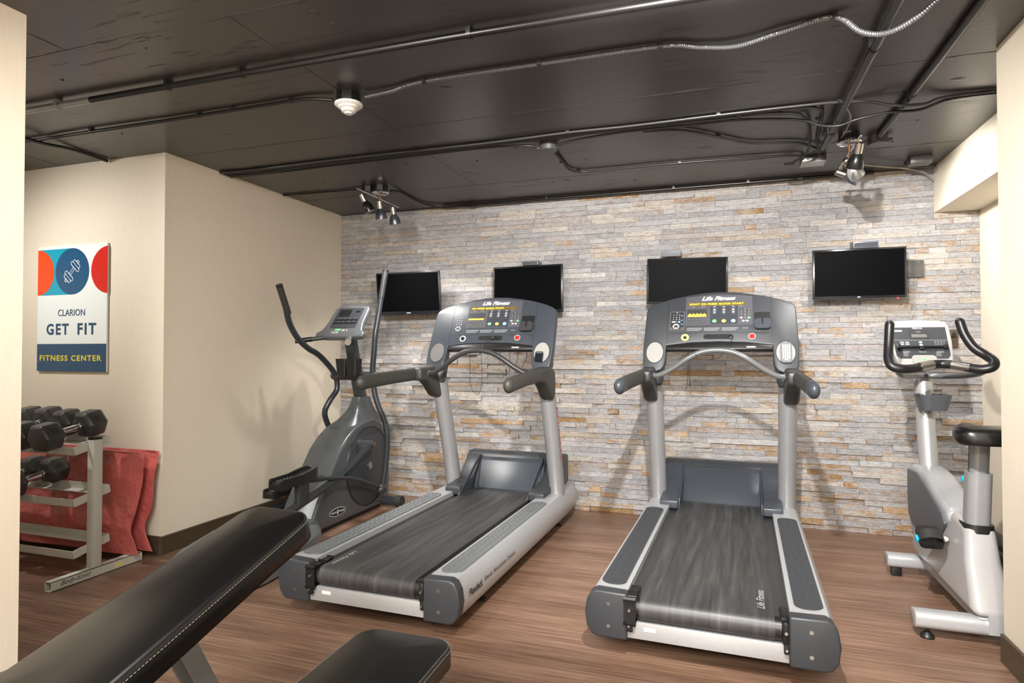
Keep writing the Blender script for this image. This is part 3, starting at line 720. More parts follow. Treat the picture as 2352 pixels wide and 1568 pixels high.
# ------------------------------------------------------------------ elliptical
def make_elliptical():
    ox, oy = -2.70, 3.6
    t = thing('elliptical_trainer', 'dark grey elliptical trainer with two tall curved arms, by the left wall', 'elliptical trainer', (ox, oy, 0))
    W = lambda x, y, z: (x-ox, y-oy, z)
    prof = [(3.42, .03), (3.46, .07), (3.56, .24), (3.69, .40), (3.80, .545), (3.90, .625), (4.0, .68), (4.12, .715), (4.26, .725), (4.36, .69), (4.43, .60), (4.48, .45), (4.50, .25), (4.49, .08), (4.46, .03)]
    b = bm_new(); prism(b, [(y-oy, z) for y, z in prof], -.135, .135, 'x', bev=.04, seg=5)
    bd = obj('shroud', b, 'elli', t, smooth=50)
    for s in (-1, 1):
        b = bm_new(); s_ = frame(W(-2.70+s*.136, 4.17, .37), (0, s, 0), (0, 0, 1))
        lathe(b, [(.29, -.01), (.29, .006), (.284, .010), (0, .011)], seg=56, mtx=s_); dk = obj('drive_disc', b, 'char', t)
        b = bm_new(); lathe(b, [(.292, -.01), (.298, .005), (.302, .0), (.302, -.01)], seg=56, mtx=s_); obj('disc_groove', b, 'black', dk)
        b = bm_new(); lathe(b, [(.03, .01), (.03, .014), (.023, .015), (.02, .012), (.0, .012)], seg=24, mtx=s_); obj('hub', b, 'nickel', dk)
    # oval badge
    FB = frame(W(-2.564, 3.765, .115), (0, 1, .0), (0, 0, 1)) @ Matrix.Rotation(R(-2), 4, 'Z')
    b = bm_new(); disc(b, 0, 0, .098, .03, .0012, FB, 40); bg = obj('badge_border', b, 'ink', t)
    b = bm_new(); disc(b, 0, 0, .094, .0265, .0018, FB, 40); obj('badge', b, 'black', t)
    b = bm_new(); text_bm(b, 'VISION', w=.066, h=.015, mtx=FB @ T(-.048, 0, .002), bold=.01); text_bm(b, 'FITNESS', w=.066, h=.015, mtx=FB @ T(.048, 0, .002), bold=.01)
    tube(b, [FB @ Vector(p) for p in ((-.008, -.016, .0022), (0, .0, .0022), (.008, .014, .0022))], .0016, 6); tube(b, [FB @ Vector(p) for p in ((.009, -.017, .0022), (0, .0, .0022), (-.009, .012, .0022))], .0016, 6)
    obj('badge_lettering', b, 'ink', t)
    b = bm_new()
    for y, z in ((3.50, .05), (3.62, .285), (3.66, .305), (4.2, .05), (3.96, .57), (3.93, .56)): cyl(b, W(-2.566, y, z), W(-2.562, y, z), .005, 10)
    obj('screw', b, 'black', t)
    # neck and mast
    b = bm_new(); rings = []
    for z, y0, y1, hx in ((.68, 4.0, 4.46, .12), (.735, 4.07, 4.44, .095), (.78, 4.13, 4.41, .07), (.83, 4.175, 4.385, .052), (.89, 4.195, 4.355, .044)):
        rings.append([Vector((x, y-oy, z)) for x, y in rrect(hx, (y1-y0)/2, hx*.7, 5, 0, (y0+y1)/2)])
    loft(b, rings); obj('neck_cover', b, 'elli', t)
    b = bm_new(); rings = []
    for z, y in ((.86, 4.275), (1.1, 4.20), (1.37, 4.115)):
        rings.append([Vector((x, yy-oy, z)) for x, yy in rrect(.034, .046, .01, 3, 0, y)])
    loft(b, rings); obj('mast', b, 'elli2', t)
    # pivot axle
    b = bm_new(); tube(b, [W(-2.885, 4.19, 1.055), W(-2.515, 4.19, 1.055)], .034, 22, round_end=True); obj('pivot_axle', b, 'dkgrey', t)
    # bottle holders
    for s in (-1, 1):
        b = bm_new(); cx = s*.052+.015; cy = 4.07-oy if s == 1 else 4.09-oy
        rings = []
        for z, k in ((1.065, .8), (1.19, 1)): rings.append([Vector((x, y, z)) for x, y in rrect(.05*k, .048*k, .018, 4, cx, cy)])
        for z, k in ((1.19, .92), (1.08, .74)): rings.append([Vector((x, y, z)) for x, y in rrect(.05*k, .048*k, .018, 4, cx, cy)])
        loft(b, rings); obj('bottle_holder', b, 'black', t)
    # console
    Fc = frame(W(-2.70, 3.97, 1.375), (1, 0, 0), (0, .66, .75))
    b = bm_new(); pts = [(-.205, -.02), (-.212, .02), (-.175, .05), (-.158, .12), (-.15, .27), (-.135, .30), (0, .308), (.135, .30), (.15, .27), (.158, .12), (.175, .05), (.212, .02), (.205, -.02), (.1, -.03), (-.1, -.03)]
    prism(b, pts, -.045, .0, 'z', bev=.014, seg=4, mtx=Fc); cs = obj('console', b, 'elcons', t)
    b = bm_new(); plate(b, 0, .17, .112, .105, 0, .002, Fc, rc=.015, n=5); obj('console_face', b, 'char', cs)
    b = bm_new(); plate(b, -.04, .22, .052, .036, .002, .003, Fc); plate(b, .07, .235, .02, .01, .002, .003, Fc); plate(b, 0, .147, .1, .0095, .002, .003, Fc); plate(b, 0, .115, .1, .0095, .002, .003, Fc); obj('console_display', b, 'black', cs)
    b = bm_new()
    for x in (-.06, -.02, .03, .075):
        for y in (.16, .128): box(b, x-.008, x+.008, y-.001, y+.001, .003, .0036, mtx=Fc)
    plate(b, .02, .04, .012, .006, 0, .001, Fc); plate(b, .05, .04, .006, .006, 0, .001, Fc)
    obj('console_print', b, 'key', cs)
    b = bm_new(); plate(b, -.03, .045, .025, .009, 0, .001, Fc); obj('green_key', b, 'green', cs)
    # pulse handlebar
    b = bm_new(); tube(b, [W(-2.99, 3.86, 1.325), W(-2.86, 3.95, 1.345), W(-2.78, 4.0, 1.36), W(-2.70, 4.02, 1.36), W(-2.62, 3.99, 1.355), W(-2.56, 3.90, 1.335), W(-2.52, 3.82, 1.315)], .0165, 16, sm=6)
    pb = obj('pulse_handlebar', b, 'dkgrey', t)
    b = bm_new(); tube(b, [W(-2.585, 3.93, 1.342), W(-2.51, 3.80, 1.311)], .023, 16); obj('contact_grip', b, 'nickel', pb)
    b = bm_new(); tube(b, [W(-3.0, 3.853, 1.323), W(-2.9, 3.92, 1.338)], .0185, 16); obj('contact_grip', b, 'black', pb)
    b = bm_new(); box(b, -.075, -.015, 3.975-oy, 3.99-oy, 1.375, 1.395, bev=.003); obj('sensor_tag', b, 'key', pb)
    # moving arms
    AR = [(-2.475, 4.26, 1.87), (-2.49, 4.235, 1.70), (-2.505, 4.20, 1.5), (-2.515, 4.18, 1.38), (-2.525, 4.18, 1.25), (-2.54, 4.185, 1.1), (-2.53, 4.19, .95), (-2.50, 4.20, .83), (-2.46, 4.22, .72), (-2.44, 4.235, .60), (-2.45, 4.24, .42), (-2.47, 4.23, .22)]
    AL = [(-2.905, 3.56, 1.70), (-2.905, 3.62, 1.58), (-2.915, 3.68, 1.45), (-2.91, 3.77, 1.34), (-2.905, 3.88, 1.27), (-2.90, 4.0, 1.22), (-2.885, 4.12, 1.13), (-2.87, 4.18, 1.05), (-2.865, 4.19, .95), (-2.89, 4.13, .86), (-2.92, 4.11, .76), (-2.92, 4.20, .6), (-2.92, 4.33, .4), (-2.92, 4.38, .25)]
    for P, s in ((AR, 1), (AL, -1)):
        b = bm_new(); tube(b, [W(*p) for p in P], .0215, 16, sm=6); ar = obj('swing_arm', b, 'elli2', t)
        b = bm_new(); a0, a1 = Vector(W(*P[0])), Vector(W(*P[1])); e = a0+(a1-a0).normalized()*.21
        tube(b, [a0, e], .0235, 16); obj('foam_grip', b, 'dkgrey', ar)
        b = bm_new(); d = (a0-a1).normalized(); tube(b, [a0-d*.002, a0+d*.012], .024, 16); obj('end_cap', b, 'black', ar)
        # knuckle
        e = Vector(W(*P[-1])); b = bm_new(); bmesh.ops.create_uvsphere(b, u_segments=18, v_segments=12, radius=1)
        for v in b.verts: v.co = e+Vector((v.co.x*.035, v.co.y*.052, v.co.z*.04))+Vector((0, -.02, -.03))
        obj('knuckle', b, 'dkgrey', ar)
    # foot bars, cranks and pedals
    for s, xx, J, K in ((1, -2.45, [(4.02, .55), (3.90, .515), (3.74, .44), (3.60, .39), (3.40, .345), (3.10, .285), (2.75, .21), (2.55, .165)], (3.15, .47)),
                        (-1, -2.95, [(4.32, .20), (4.15, .185), (3.95, .165), (3.70, .15), (3.50, .145), (3.30, .14), (3.15, .135), (3.10, .13)], (3.69, .262))):
        b = bm_new(); tube(b, [W(xx, y, z) for y, z in J], .017, 4, sm=4, ry=.03, up=(0, 0, 1))
        fb = obj('foot_bar', b, 'elli2', t, smooth=30)
        b = bm_new(); y, z = J[0]; cyl(b, W(xx-.105*s, y, z+.012), W(xx+.025*s, y, z+.012), .027, 20); box(b, *sorted((xx-ox-.055, xx-ox+.01)), y-oy-.09, y-oy+.005, z-.035, z+.012, bev=.004); obj('crank_joint', b, 'char', fb)
        b = bm_new(); cyl(b, W(xx+.022*s, y, z+.012), W(xx+.029*s, y, z+.012), .019, 16); obj('bearing', b, 'brass', fb)
        b = bm_new(); y, z = J[-1]; cyl(b, W(xx-.02, y, z-.02), W(xx+.02, y, z-.02), .03, 20); obj('roller_wheel', b, 'black', fb)
        py, pz = K; cx = xx-ox+(.0 if s == 1 else .0)
        b = bm_new(); rings = []
        for y, w, z0, z1 in ((-.175, .045, -.03, .0), (-.16, .052, -.035, .01), (0, .058, -.02, .012), (.12, .056, -.02, .028), (.165, .045, -.01, .034), (.185, .03, .0, .02)):
            rings.append([Vector((cx+w, py-oy+y, pz+z0)), Vector((cx+w, py-oy+y, pz+z1+.018)), Vector((cx+w-.012, py-oy+y, pz+z1+.018)), Vector((cx+w-.014, py-oy+y, pz+z1)), Vector((cx-w+.014, py-oy+y, pz+z1)), Vector((cx-w+.012, py-oy+y, pz+z1+.018)), Vector((cx-w, py-oy+y, pz+z1+.018)), Vector((cx-w, py-oy+y, pz+z0))])
        loft(b, rings); pd = obj('foot_pedal', b, 'black', t)
        b = bm_new()
        for i in range(5):
            for j in range(4): lathe(b, [(.006, 0), (.004, .003), (0, .003)], seg=8, mtx=T(cx-.03+j*.02, py-oy-.12+i*.03, pz+.011))
        obj('pedal_tread', b, 'steel', pd)
        zb_ = .30 if s == 1 else .16
        b = bm_new(); box(b, cx-.02, cx+.02, py-oy+.02, py-oy+.12, zb_, pz-.01, bev=.006); obj('pedal_post', b, 'char', pd)
        # link rod to swing arm knuckle
        e = (AR if s == 1 else AL)[-1]
        b = bm_new(); tube(b, [W(xx, py+.16, pz-.03), W(xx+.01*s, py+.26, pz-.045), W(xx+.01*s, (py+e[1])/2+.06, (pz+e[2])/2+.015), W(e[0], e[1]-.13, e[2]+.02), W(e[0], e[1]-.03, e[2]-.03)], .0145, 14, sm=6)
        lr = obj('link_rod', b, 'elli2', t)
        b = bm_new(); tube(b, [W(xx, py+.12, pz-.028), W(xx+.005*s, py+.27, pz-.045)], .0205, 16); obj('rod_sleeve', b, 'dkgrey', lr)
    # rear track cover
    b = bm_new(); rings = []
    for y, hx, z, sh in ((2.46, .22, .07, .14), (2.52, .27, .10, .13), (2.75, .32, .13, .085), (3.05, .345, .15, .04), (3.28, .33, .165, .015), (3.42, .25, .155, 0), (3.50, .15, .10, 0)):
        rings.append([Vector((x+sh, y-oy, zz)) for x, zz in ((-hx, .012), (-hx, z*.72), (-hx*.9, z*.93), (-hx*.6, z), (0, z+.01), (hx*.6, z), (hx*.9, z*.93), (hx, z*.72), (hx, .012))])
    loft(b, rings); obj('track_cover', b, 'elpan', t, smooth=40)
    # front stabiliser with wheels
    b = bm_new(); tube(b, [W(-2.98, 4.42, .05), W(-2.44, 4.42, .05)], .034, 20); fs = obj('front_stabiliser', b, 'elli2', t)
    for s in (-1, 1):
        b = bm_new(); tube(b, [W(-2.70+s*.25, 4.42, .046), W(-2.70+s*.29, 4.42, .046)], .046, 24); wh = obj('transport_wheel', b, 'rubber', fs)
        b = bm_new(); cyl(b, W(-2.70+s*.288, 4.42, .046), W(-2.70+s*.293, 4.42, .046), .02, 16); obj('wheel_hub', b, 'dkgrey', wh)
    b = bm_new(); box(b, 0, .3, 2.5-oy, 2.56-oy, 0, .02, bev=.004); box(b, -.1, .1, 3.5-oy, 4.4-oy, .0, .035); obj('base_frame', b, 'black', t)
    return t
make_elliptical()

# ------------------------------------------------------------------ exercise bike
def make_bike():
    ox, oy = 1.09, 3.6
    t = thing('exercise_bike', 'upright exercise bike with pale grey shroud and black seat, by the right wall corner', 'exercise bike', (ox, oy, 0))
    W = lambda x, y, z: (x-ox, y-oy, z)
    # lower shroud
    b = bm_new(); body = [(3.10, .125), (3.96, .135), (4.02, .18), (3.98, .30), (3.80, .40), (3.60, .36), (3.50, .44), (3.44, .50), (3.29, .475), (3.25, .455), (3.22, .33), (3.14, .2)]
    prism(b, [(y-oy, z) for y, z in body], -.084, .078, 'x', bev=.034, seg=5)
    for v in b.verts: v.co.x *= 1-.26*min(1, max(0, (v.co.z-.15)/.3))
    obj('lower_shroud', b, 'bikebody', t, smooth=50)
    b = bm_new(); prism(b, [(y-oy, z) for y, z in [(4.03, .2), (4.10, .35), (4.09, .55), (4.05, .615), (3.92, .62), (3.78, .60), (3.6, .54), (3.44, .50), (3.42, .44), (3.6, .32), (3.9, .25)]], -.074, .074, 'x', bev=.03, seg=5)
    obj('upper_shroud', b, 'biketop', t, smooth=50)
    for s in (-1, 1):
        b = bm_new(); prism(b, [(y-oy, z) for y, z in [(4.065, .58), (4.07, .45), (4.05, .33), (3.98, .285), (3.90, .28), (3.70, .30), (3.53, .345), (3.46, .425), (3.50, .465), (3.70, .525), (3.90, .585)]], s*.068, s*.083, 'x', bev=.006, seg=3)
        obj('side_panel', b, 'bikeside', t)
    b = bm_new(); cyl(b, W(1.165, 3.12, .30), W(1.165, 3.12, .301), .001); b.free()
    # mast
    b = bm_new(); rings = []
    for z, y in ((.58, 3.97), (.85, 4.02), (1.12, 4.075)): rings.append([Vector((.046*math.cos(a), y-oy+.05*math.sin(a), z)) for a in [2*PI*k/24 for k in range(24)]])
    loft(b, rings); obj('mast', b, 'bikemast', t)
    b = bm_new(); rings = []
    for z, k in ((.925, .75), (1.01, 1.0), (1.0105, .92), (.935, .7)): rings.append([Vector((x+.012, y, z)) for x, y in rrect(.082*k, .08*k, .05*k, 6, 0, 3.94-oy)])
    loft(b, rings); obj('cup_holder', b, 'bikeside', t)
    # console
    Fc = frame(W(1.085, 4.0, 1.18), (1, 0, 0), (0, .58, .81))
    b = bm_new(); pts = [(-.14, 0), (-.145, .04), (-.158, .15), (-.162, .265), (-.15, .292), (-.12, .305), (0, .312), (.12, .305), (.15, .292), (.162, .265), (.158, .15), (.145, .04), (.14, 0), (.1, -.015), (-.1, -.015)]
    prism(b, pts, -.05, 0, 'z', bev=.014, seg=4, mtx=Fc); cs = obj('console', b, 'bikebody', t)
    b = bm_new(); prism(b, [(-.115, .03), (-.13, .05), (-.138, .25), (.138, .25), (.13, .05), (.115, .03)], 0, .002, 'z', mtx=Fc); obj('console_face', b, 'char', cs)
    b = bm_new(); plate(b, 0, .197, .052, .033, .002, .003, Fc, rc=.008); obj('display_block', b, 'dkgrey', cs)
    b = bm_new(); plate(b, .0, .188, .038, .011, .003, .0036, Fc); plate(b, .0, .216, .012, .0045, .003, .0036, Fc)
    for x in (-.08, 0, .085): plate(b, x, .075, .018, .007, .002, .003, Fc)
    obj('console_display', b, 'cupdark', cs)
    b = bm_new(); text_bm(b, 'PRECOR', w=.05, h=.011, mtx=Fc @ T(0, .2415, .0026), bold=.03); box(b, -.138, .138, .157, .1585, .002, .0026, mtx=Fc)
    plate(b, -.1, .225, .02, .006, .002, .0026, Fc)
    for j in range(3):
        for i in range(4): box(b, .068+i*.014, .077+i*.014, .146-j*.01, .148-j*.01, .002, .0026, mtx=Fc)
    for x in (-.098, .062):
        for j in range(3): box(b, x, x+.025, .066-j*.009, .068-j*.009, .002, .0026, mtx=Fc)
    disc(b, 0, .142, .009, .007, .0026, Fc); disc(b, 0, .123, .009, .007, .0026, Fc)
    obj('console_print', b, 'key', cs)
    b = bm_new()
    for i in range(2):
        for j in range(2): plate(b, -.092+i*.026, .142-j*.013, .01, .0045, .002, .0026, Fc)
    obj('blue_keys', b, 'grey_ink', cs)
    b = bm_new(); plate(b, 0, .02, .06, .03, .001, .006, Fc, rc=.02, n=5); obj('heart_rate_plate', b, 'cup', cs)
    b = bm_new(); box(b, -.125, .125, .098, .106, .004, .02, mtx=Fc, bev=.002); box(b, -.125, -.105, .09, .118, .002, .02, mtx=Fc, bev=.003); box(b, .105, .125, .09, .118, .002, .02, mtx=Fc, bev=.003); box(b, -.012, .012, .085, .108, .002, .018, mtx=Fc, bev=.003)
    obj('reading_rack', b, 'black', cs)
    b = bm_new(); plate(b, 0, .02, .012, .006, .006, .0065, Fc); obj('green_key', b, 'green', cs)
    # handlebars
    b = bm_new(); L = [(.845, 3.70, 1.385), (.84, 3.69, 1.33), (.832, 3.67, 1.26), (.825, 3.64, 1.20), (.84, 3.62, 1.165), (.89, 3.62, 1.155), (.96, 3.66, 1.160), (1.02, 3.70, 1.172), (1.075, 3.72, 1.18), (1.13, 3.69, 1.175), (1.18, 3.65, 1.162), (1.225, 3.62, 1.156), (1.262, 3.61, 1.168), (1.275, 3.63, 1.195), (1.255, 3.67, 1.225), (1.215, 3.70, 1.265), (1.185, 3.725, 1.33), (1.17, 3.74, 1.395)]
    L = [(x*1.0, y, z) for x, y, z in L]
    tube(b, [W(*p) for p in L], .0225, 18, sm=6, round_end=True); hb = obj('handlebar', b, 'black', t)
    b = bm_new()
    tube(b, [W(.965, 3.659, 1.163), W(1.0, 3.684, 1.17), W(1.035, 3.704, 1.177)], .0232, 18)
    tube(b, [W(1.12, 3.694, 1.178), W(1.15, 3.674, 1.17), W(1.185, 3.646, 1.163)], .0236, 18)
    obj('pulse_sensor', b, 'nickel', hb)
    b = bm_new(); tube(b, [W(.87, 3.66, 1.15), W(.90, 3.74, 1.125), W(.96, 3.86, 1.115), W(1.03, 3.96, 1.11), W(1.09, 3.99, 1.11), W(1.15, 3.96, 1.11), W(1.20, 3.86, 1.115), W(1.24, 3.74, 1.13), W(1.25, 3.64, 1.155)], .0155, 16, sm=6); obj('support_tube', b, 'bar', t)
    b = bm_new(); cyl(b, W(1.08, 3.972, 1.112), W(1.08, 3.965, 1.112), .01); obj('bolt_hole', b, 'black', t)
    # seat assembly
    b = bm_new(); rings = []
    for z, y in ((.455, 3.315), (.705, 3.285)): rings.append([Vector((x, yy-oy, z)) for x, yy in rrect(.047, .052, .036, 6, 0, y)])
    loft(b, rings); ps = obj('seat_sleeve', b, 'upright', t)
    b = bm_new(); rings = []
    for z, y in ((.60, 3.298), (.86, 3.266)): rings.append([Vector((x, yy-oy, z)) for x, yy in rrect(.036, .038, .028, 6, 0, y)])
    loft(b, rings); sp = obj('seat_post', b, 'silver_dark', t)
    b = bm_new(); prism(b, [(3.30-oy, .60), (3.305-oy, .60), (3.275-oy, .85), (3.27-oy, .85)], -.0375, -.036, 'x'); obj('height_scale', b, 'black', sp)
    b = bm_new()
    for k in range(7): text_bm(b, str(9-k), h=.011, mtx=frame(W(1.0523-.0004, 3.272+.0045*k, .83-.033*k), (0, -1, 0), (0, 0, 1)))
    obj('scale_numbers', b, 'ink', sp)
    b = bm_new(); rings = []
    for z, k in ((.44, 1.2), (.475, 1.15)): rings.append([Vector((x, yy-oy, z)) for x, yy in rrect(.05*k, .058*k, .038*k, 6, 0, 3.315)])
    loft(b, rings); obj('sleeve_boot', b, 'black', t)
    b = bm_new(); lathe(b, [(0, .03), (.014, .028), (.02, .018), (.02, .008), (.013, 0), (.012, -.02)], mtx=frame(W(1.075, 3.36, .655), (1, 0, 0), (0, 0, -1)) @ T(0, 0, .01)); obj('adjustment_knob', b, 'teal', t, label='teal round knob')
    b = bm_new(); rings = []
    for y, hw, z0, z1 in ((3.475, .018, .855, .885), (3.465, .032, .845, .897), (3.42, .042, .836, .91), (3.36, .05, .836, .907), (3.30, .07, .838, .903), (3.24, .105, .838, .912), (3.18, .13, .84, .925), (3.12, .135, .842, .925), (3.075, .12, .848, .915), (3.06, .09, .855, .90)):
        r_ = rrect(hw, (z1-z0)/2, min(hw, (z1-z0)/2)*.85, 6, 0, (z0+z1)/2); rings.append([Vector((x, y-oy, z)) for x, z in r_])
    loft(b, rings); obj('seat', b, 'leather', t, smooth=60)
    # stabilisers
    for y, x0, x1, z in ((3.15, .80, 1.38, .082), (3.97, .88, 1.31, .085)):
        b = bm_new(); rings = [[Vector((x-ox, y-oy+a, z+c)) for a, c in rrect(.042, .036, .026, 5)] for x in (x0, x1)]
        loft(b, rings); sb = obj('stabiliser', b, 'silver', t)
        b = bm_new()
        for x in (x0, x1): loft(b, [[Vector((x-ox+d, y-oy+a*k, z+c*k)) for a, c in rrect(.0425, .0365, .026, 5)] for d, k in ((-.004, .9), (-.002, 1), (.002, 1), (.004, .9))])
        obj('end_cap', b, 'bikebody', sb)
        b = bm_new()
        for x in (x0+.05, x1-.05):
            if y < 3.5: cyl(b, W(x, y, .02), W(x, y, .06), .006, 10); lathe(b, [(0, 0), (.028, .0), (.028, .008), (.018, .022), (.008, .03)], mtx=T(x-ox, y-oy, 0))
            else: box(b, x-ox-.03, x-ox+.02, y-oy-.02, y-oy+.02, 0, .058, bev=.003)
        obj('foot', b, 'black', sb)
    b = bm_new(); box(b, -.06, .09, 3.115-oy, 3.185-oy, .112, .122, bev=.003); box(b, -.03, .03, 3.1-oy, 4.0-oy, .06, .135); obj('frame_plate', b, 'silver', t)
    b = bm_new(); lathe(b, [(.0, .006), (.008, .006), (.009, 0)], seg=12, mtx=T(-.035, 3.15-oy, .117)); obj('bolt', b, 'nickel', t)
    # cranks and pedals
    for s, cy, cz in ((-1, 3.41, .365), (1, 3.73, .29)):
        b = bm_new(); tube(b, [W(ox+s*.085, 3.57, .33), W(ox+s*.095, cy+s*-.0, cz)], .012, 12, ry=.016, up=(1, 0, 0)); cyl(b, W(ox+s*.06, 3.57, .33), W(ox+s*.1, 3.57, .33), .018, 16); cr = obj('crank', b, 'nickel', t)
        px = s*.155
        Fp = frame(W(ox+px, cy, cz), (1, 0, 0), (0, .87, .49))
        b = bm_new(); plate(b, 0, .005, .048, .062, -.014, .012, Fp, rc=.018, n=4)
        for i in range(3):
            for j in range(4): plate(b, -.026+i*.026, -.035+j*.026, .009, .008, .012, .015, Fp, rc=.002)
        pd = obj('pedal', b, 'black', t)
        b = bm_new(); pts = []
        for k in range(13):
            a = PI*k/12; pts.append(Fp @ Vector((.05*math.cos(a), -.01-.012*math.sin(a), .012+.035*math.sin(a))))
        rings = [[p+Fp.to_3x3() @ Vector((0, dy, dz)) for dy, dz in ((-.026, 0), (.026, .004), (.026, .009), (-.026, .005))] for p in pts]
        loft(b, rings); obj('pedal_strap', b, 'rubber', pd)
        b = bm_new(); box(b, -.062*1-.0, -.05, -.03, .0, -.006, .014, bev=.003, mtx=Fp); obj('strap_buckle', b, 'teal', pd)
        b = bm_new(); cyl(b, W(ox+s*.096, cy, cz), W(ox+px-s*.045, cy, cz), .009, 14); obj('pedal_axle', b, 'white', pd)
    return t
make_bike()

# black curved equipment foot hidden behind the bike, by the right wall
b = bm_new()
tube(b, [(1.36, 4.36, .235), (1.38, 4.20, .25), (1.41, 4.0, .235), (1.45, 3.82, .19), (1.49, 3.66, .11)], .05, 16, sm=6, ry=.022, up=(0, 0, 1))
tube(b, [(1.37, 4.34, .10), (1.39, 4.10, .14), (1.42, 3.9, .12), (1.46, 3.7, .07)], .055, 16, sm=6, ry=.03, up=(0, 0, 1))
box(b, 1.36, 1.56, 3.6, 4.35, 0, .04, bev=.015)
tag(obj('rubber_step', b, 'dkgrey'), 'low dark curved plastic piece on the floor behind the bike, half hidden by the wall', 'step')

# ------------------------------------------------------------------ benches
def pad(bm, hx0, hx1, y0, y1, th, rc=.05, crown=.012, edge=.014, mtx=None, taper_from=.55):
    n = 8; L = y1-y0
    def outline(ins, z):
        out = []
        for x, y in rrect(hx0-ins, L/2-ins, max(rc-ins*.6, .01), n):
            f = (y+L/2)/L; k = 1 if f < taper_from else 1-(1-hx1/hx0)*((f-taper_from)/(1-taper_from))**1.6
            out.append(Vector((x*k, y+(y0+y1)/2, z)))
        return out
    rings = [outline(.01, 0), outline(.0, .006), outline(0, th-edge)]
    for k in range(1, 5):
        a = k*PI/8; rings.append(outline(edge*(1-math.cos(a)), th-edge+edge*math.sin(a)))
    for f, c in ((.2, .35), (.4, .65), (.65, .9), (.9, 1)): rings.append(outline(edge+(hx0-edge)*f*.93, th+crown*c))
    loft(bm, rings, mtx=mtx); return outline
def bench_incline():
    t = thing('incline_bench', 'black padded weight bench on grey legs, its long backrest sloping up toward the elliptical', 'weight bench', (-1.236, 1.082, 0), R(-5))
    al = R(18)
    F = frame((0.0, .425, .747), (1, 0, 0), (0, math.cos(al), math.sin(al)))
    b = bm_new(); ol = pad(b, .145, .112, -.75, 0, .074, mtx=F @ T(0, 0, -.024), taper_from=.3, rc=.055, edge=.018); bp_ = obj('backrest_pad', b, 'leather', t, smooth=60)
    b = bm_new()
    for off in (.0, .006):
        ring = [F @ p for p in ol(-.0008+off*1.2, .034+off)]; n = len(ring)
        for i in range(n):
            a, c = ring[i], ring[(i+1) % n]; L = (c-a).length; k = max(1, int(L/.009))
            for j in range(k):
                p = a+(c-a)*((j+.15)/k); q = a+(c-a)*((j+.75)/k); tube(b, [p, q], .0006, 4)
    obj('stitching', b, 'thread', bp_)
    b = bm_new(); box(b, -.10, .10, -.7, -.06, -.037, -.025, bev=.003, mtx=F); obj('pad_board', b, 'black', t)
    b = bm_new(); box(b, -.022, .022, -.68, -.1, -.087, -.037, bev=.004, mtx=F); obj('backrest_beam', b, 'steel', t)
    for x in (-.04, .02):
        b = bm_new(); prism(b, [(.048, .56), (.092, .575), (.345, .06), (.345, .02), (.31, .02)], x-.004, x+.004, 'x', bev=.001)
        obj('leg', b, 'steel', t)
    for x in (-.095, .085):
        b = bm_new(); prism(b, [(-.30, .49), (-.255, .49), (-.50, .02), (-.55, .02)], x-.004, x+.004, 'x', bev=.001); obj('leg', b, 'steel', t)
    b = bm_new(); box(b, -.24, .24, .31, .36, 0, .05, bev=.004); box(b, -.24, .24, -.56, -.50, 0, .05, bev=.004); box(b, -.025, .025, -.52, .33, .0, .05, bev=.003); obj('base_frame', b, 'steel', t)
    b = bm_new(); pad(b, .14, .12, -.64, -.34, .05, mtx=T(0, 0, .46)); obj('seat_pad', b, 'leather', t)
    return t
bench_incline()
def bench_flat():
    t = thing('flat_bench', 'flat black vinyl bench pad cut by the bottom edge, in front of the left treadmill', 'weight bench', (-.827, 1.085, 0), R(1.3))
    F = frame((0, 0, .397), (1, 0, 0), (0, 1, 0))
    b = bm_new(); ol = pad(b, .152, .142, -.55, .50, .062, rc=.055, mtx=F @ T(0, 0, -.012), taper_from=.8, edge=.016); pp = obj('pad', b, 'leather', t, smooth=60)
    b = bm_new(); n = len(ol(0, 0))
    for off in (.0, .006):
        ring = [F @ p for p in ol(-.0008+off*1.2, .0405+off)]
        for i in range(n):
            a, c = ring[i], ring[(i+1) % n]; L = (c-a).length; k = max(1, int(L/.009))
            for j in range(k): tube(b, [a+(c-a)*((j+.15)/k), a+(c-a)*((j+.75)/k)], .0006, 4)
    obj('stitching', b, 'thread', pp)
    b = bm_new(); box(b, -.11, .11, -.5, .44, -.025, -.013, bev=.003, mtx=F); obj('pad_board', b, 'black', t)
    b = bm_new(); box(b, -.025, .025, -.5, .42, .322, .372, bev=.003); box(b, -.025, .025, -.4, -.35, .05, .34, bev=.003); box(b, -.025, .025, .2, .25, .05, .34, bev=.003)
    box(b, -.15, .15, -.4, -.35, 0, .05, bev=.003); box(b, -.15, .15, .2, .25, 0, .05, bev=.003); obj('frame', b, 'steel', t)
    return t
bench_flat()

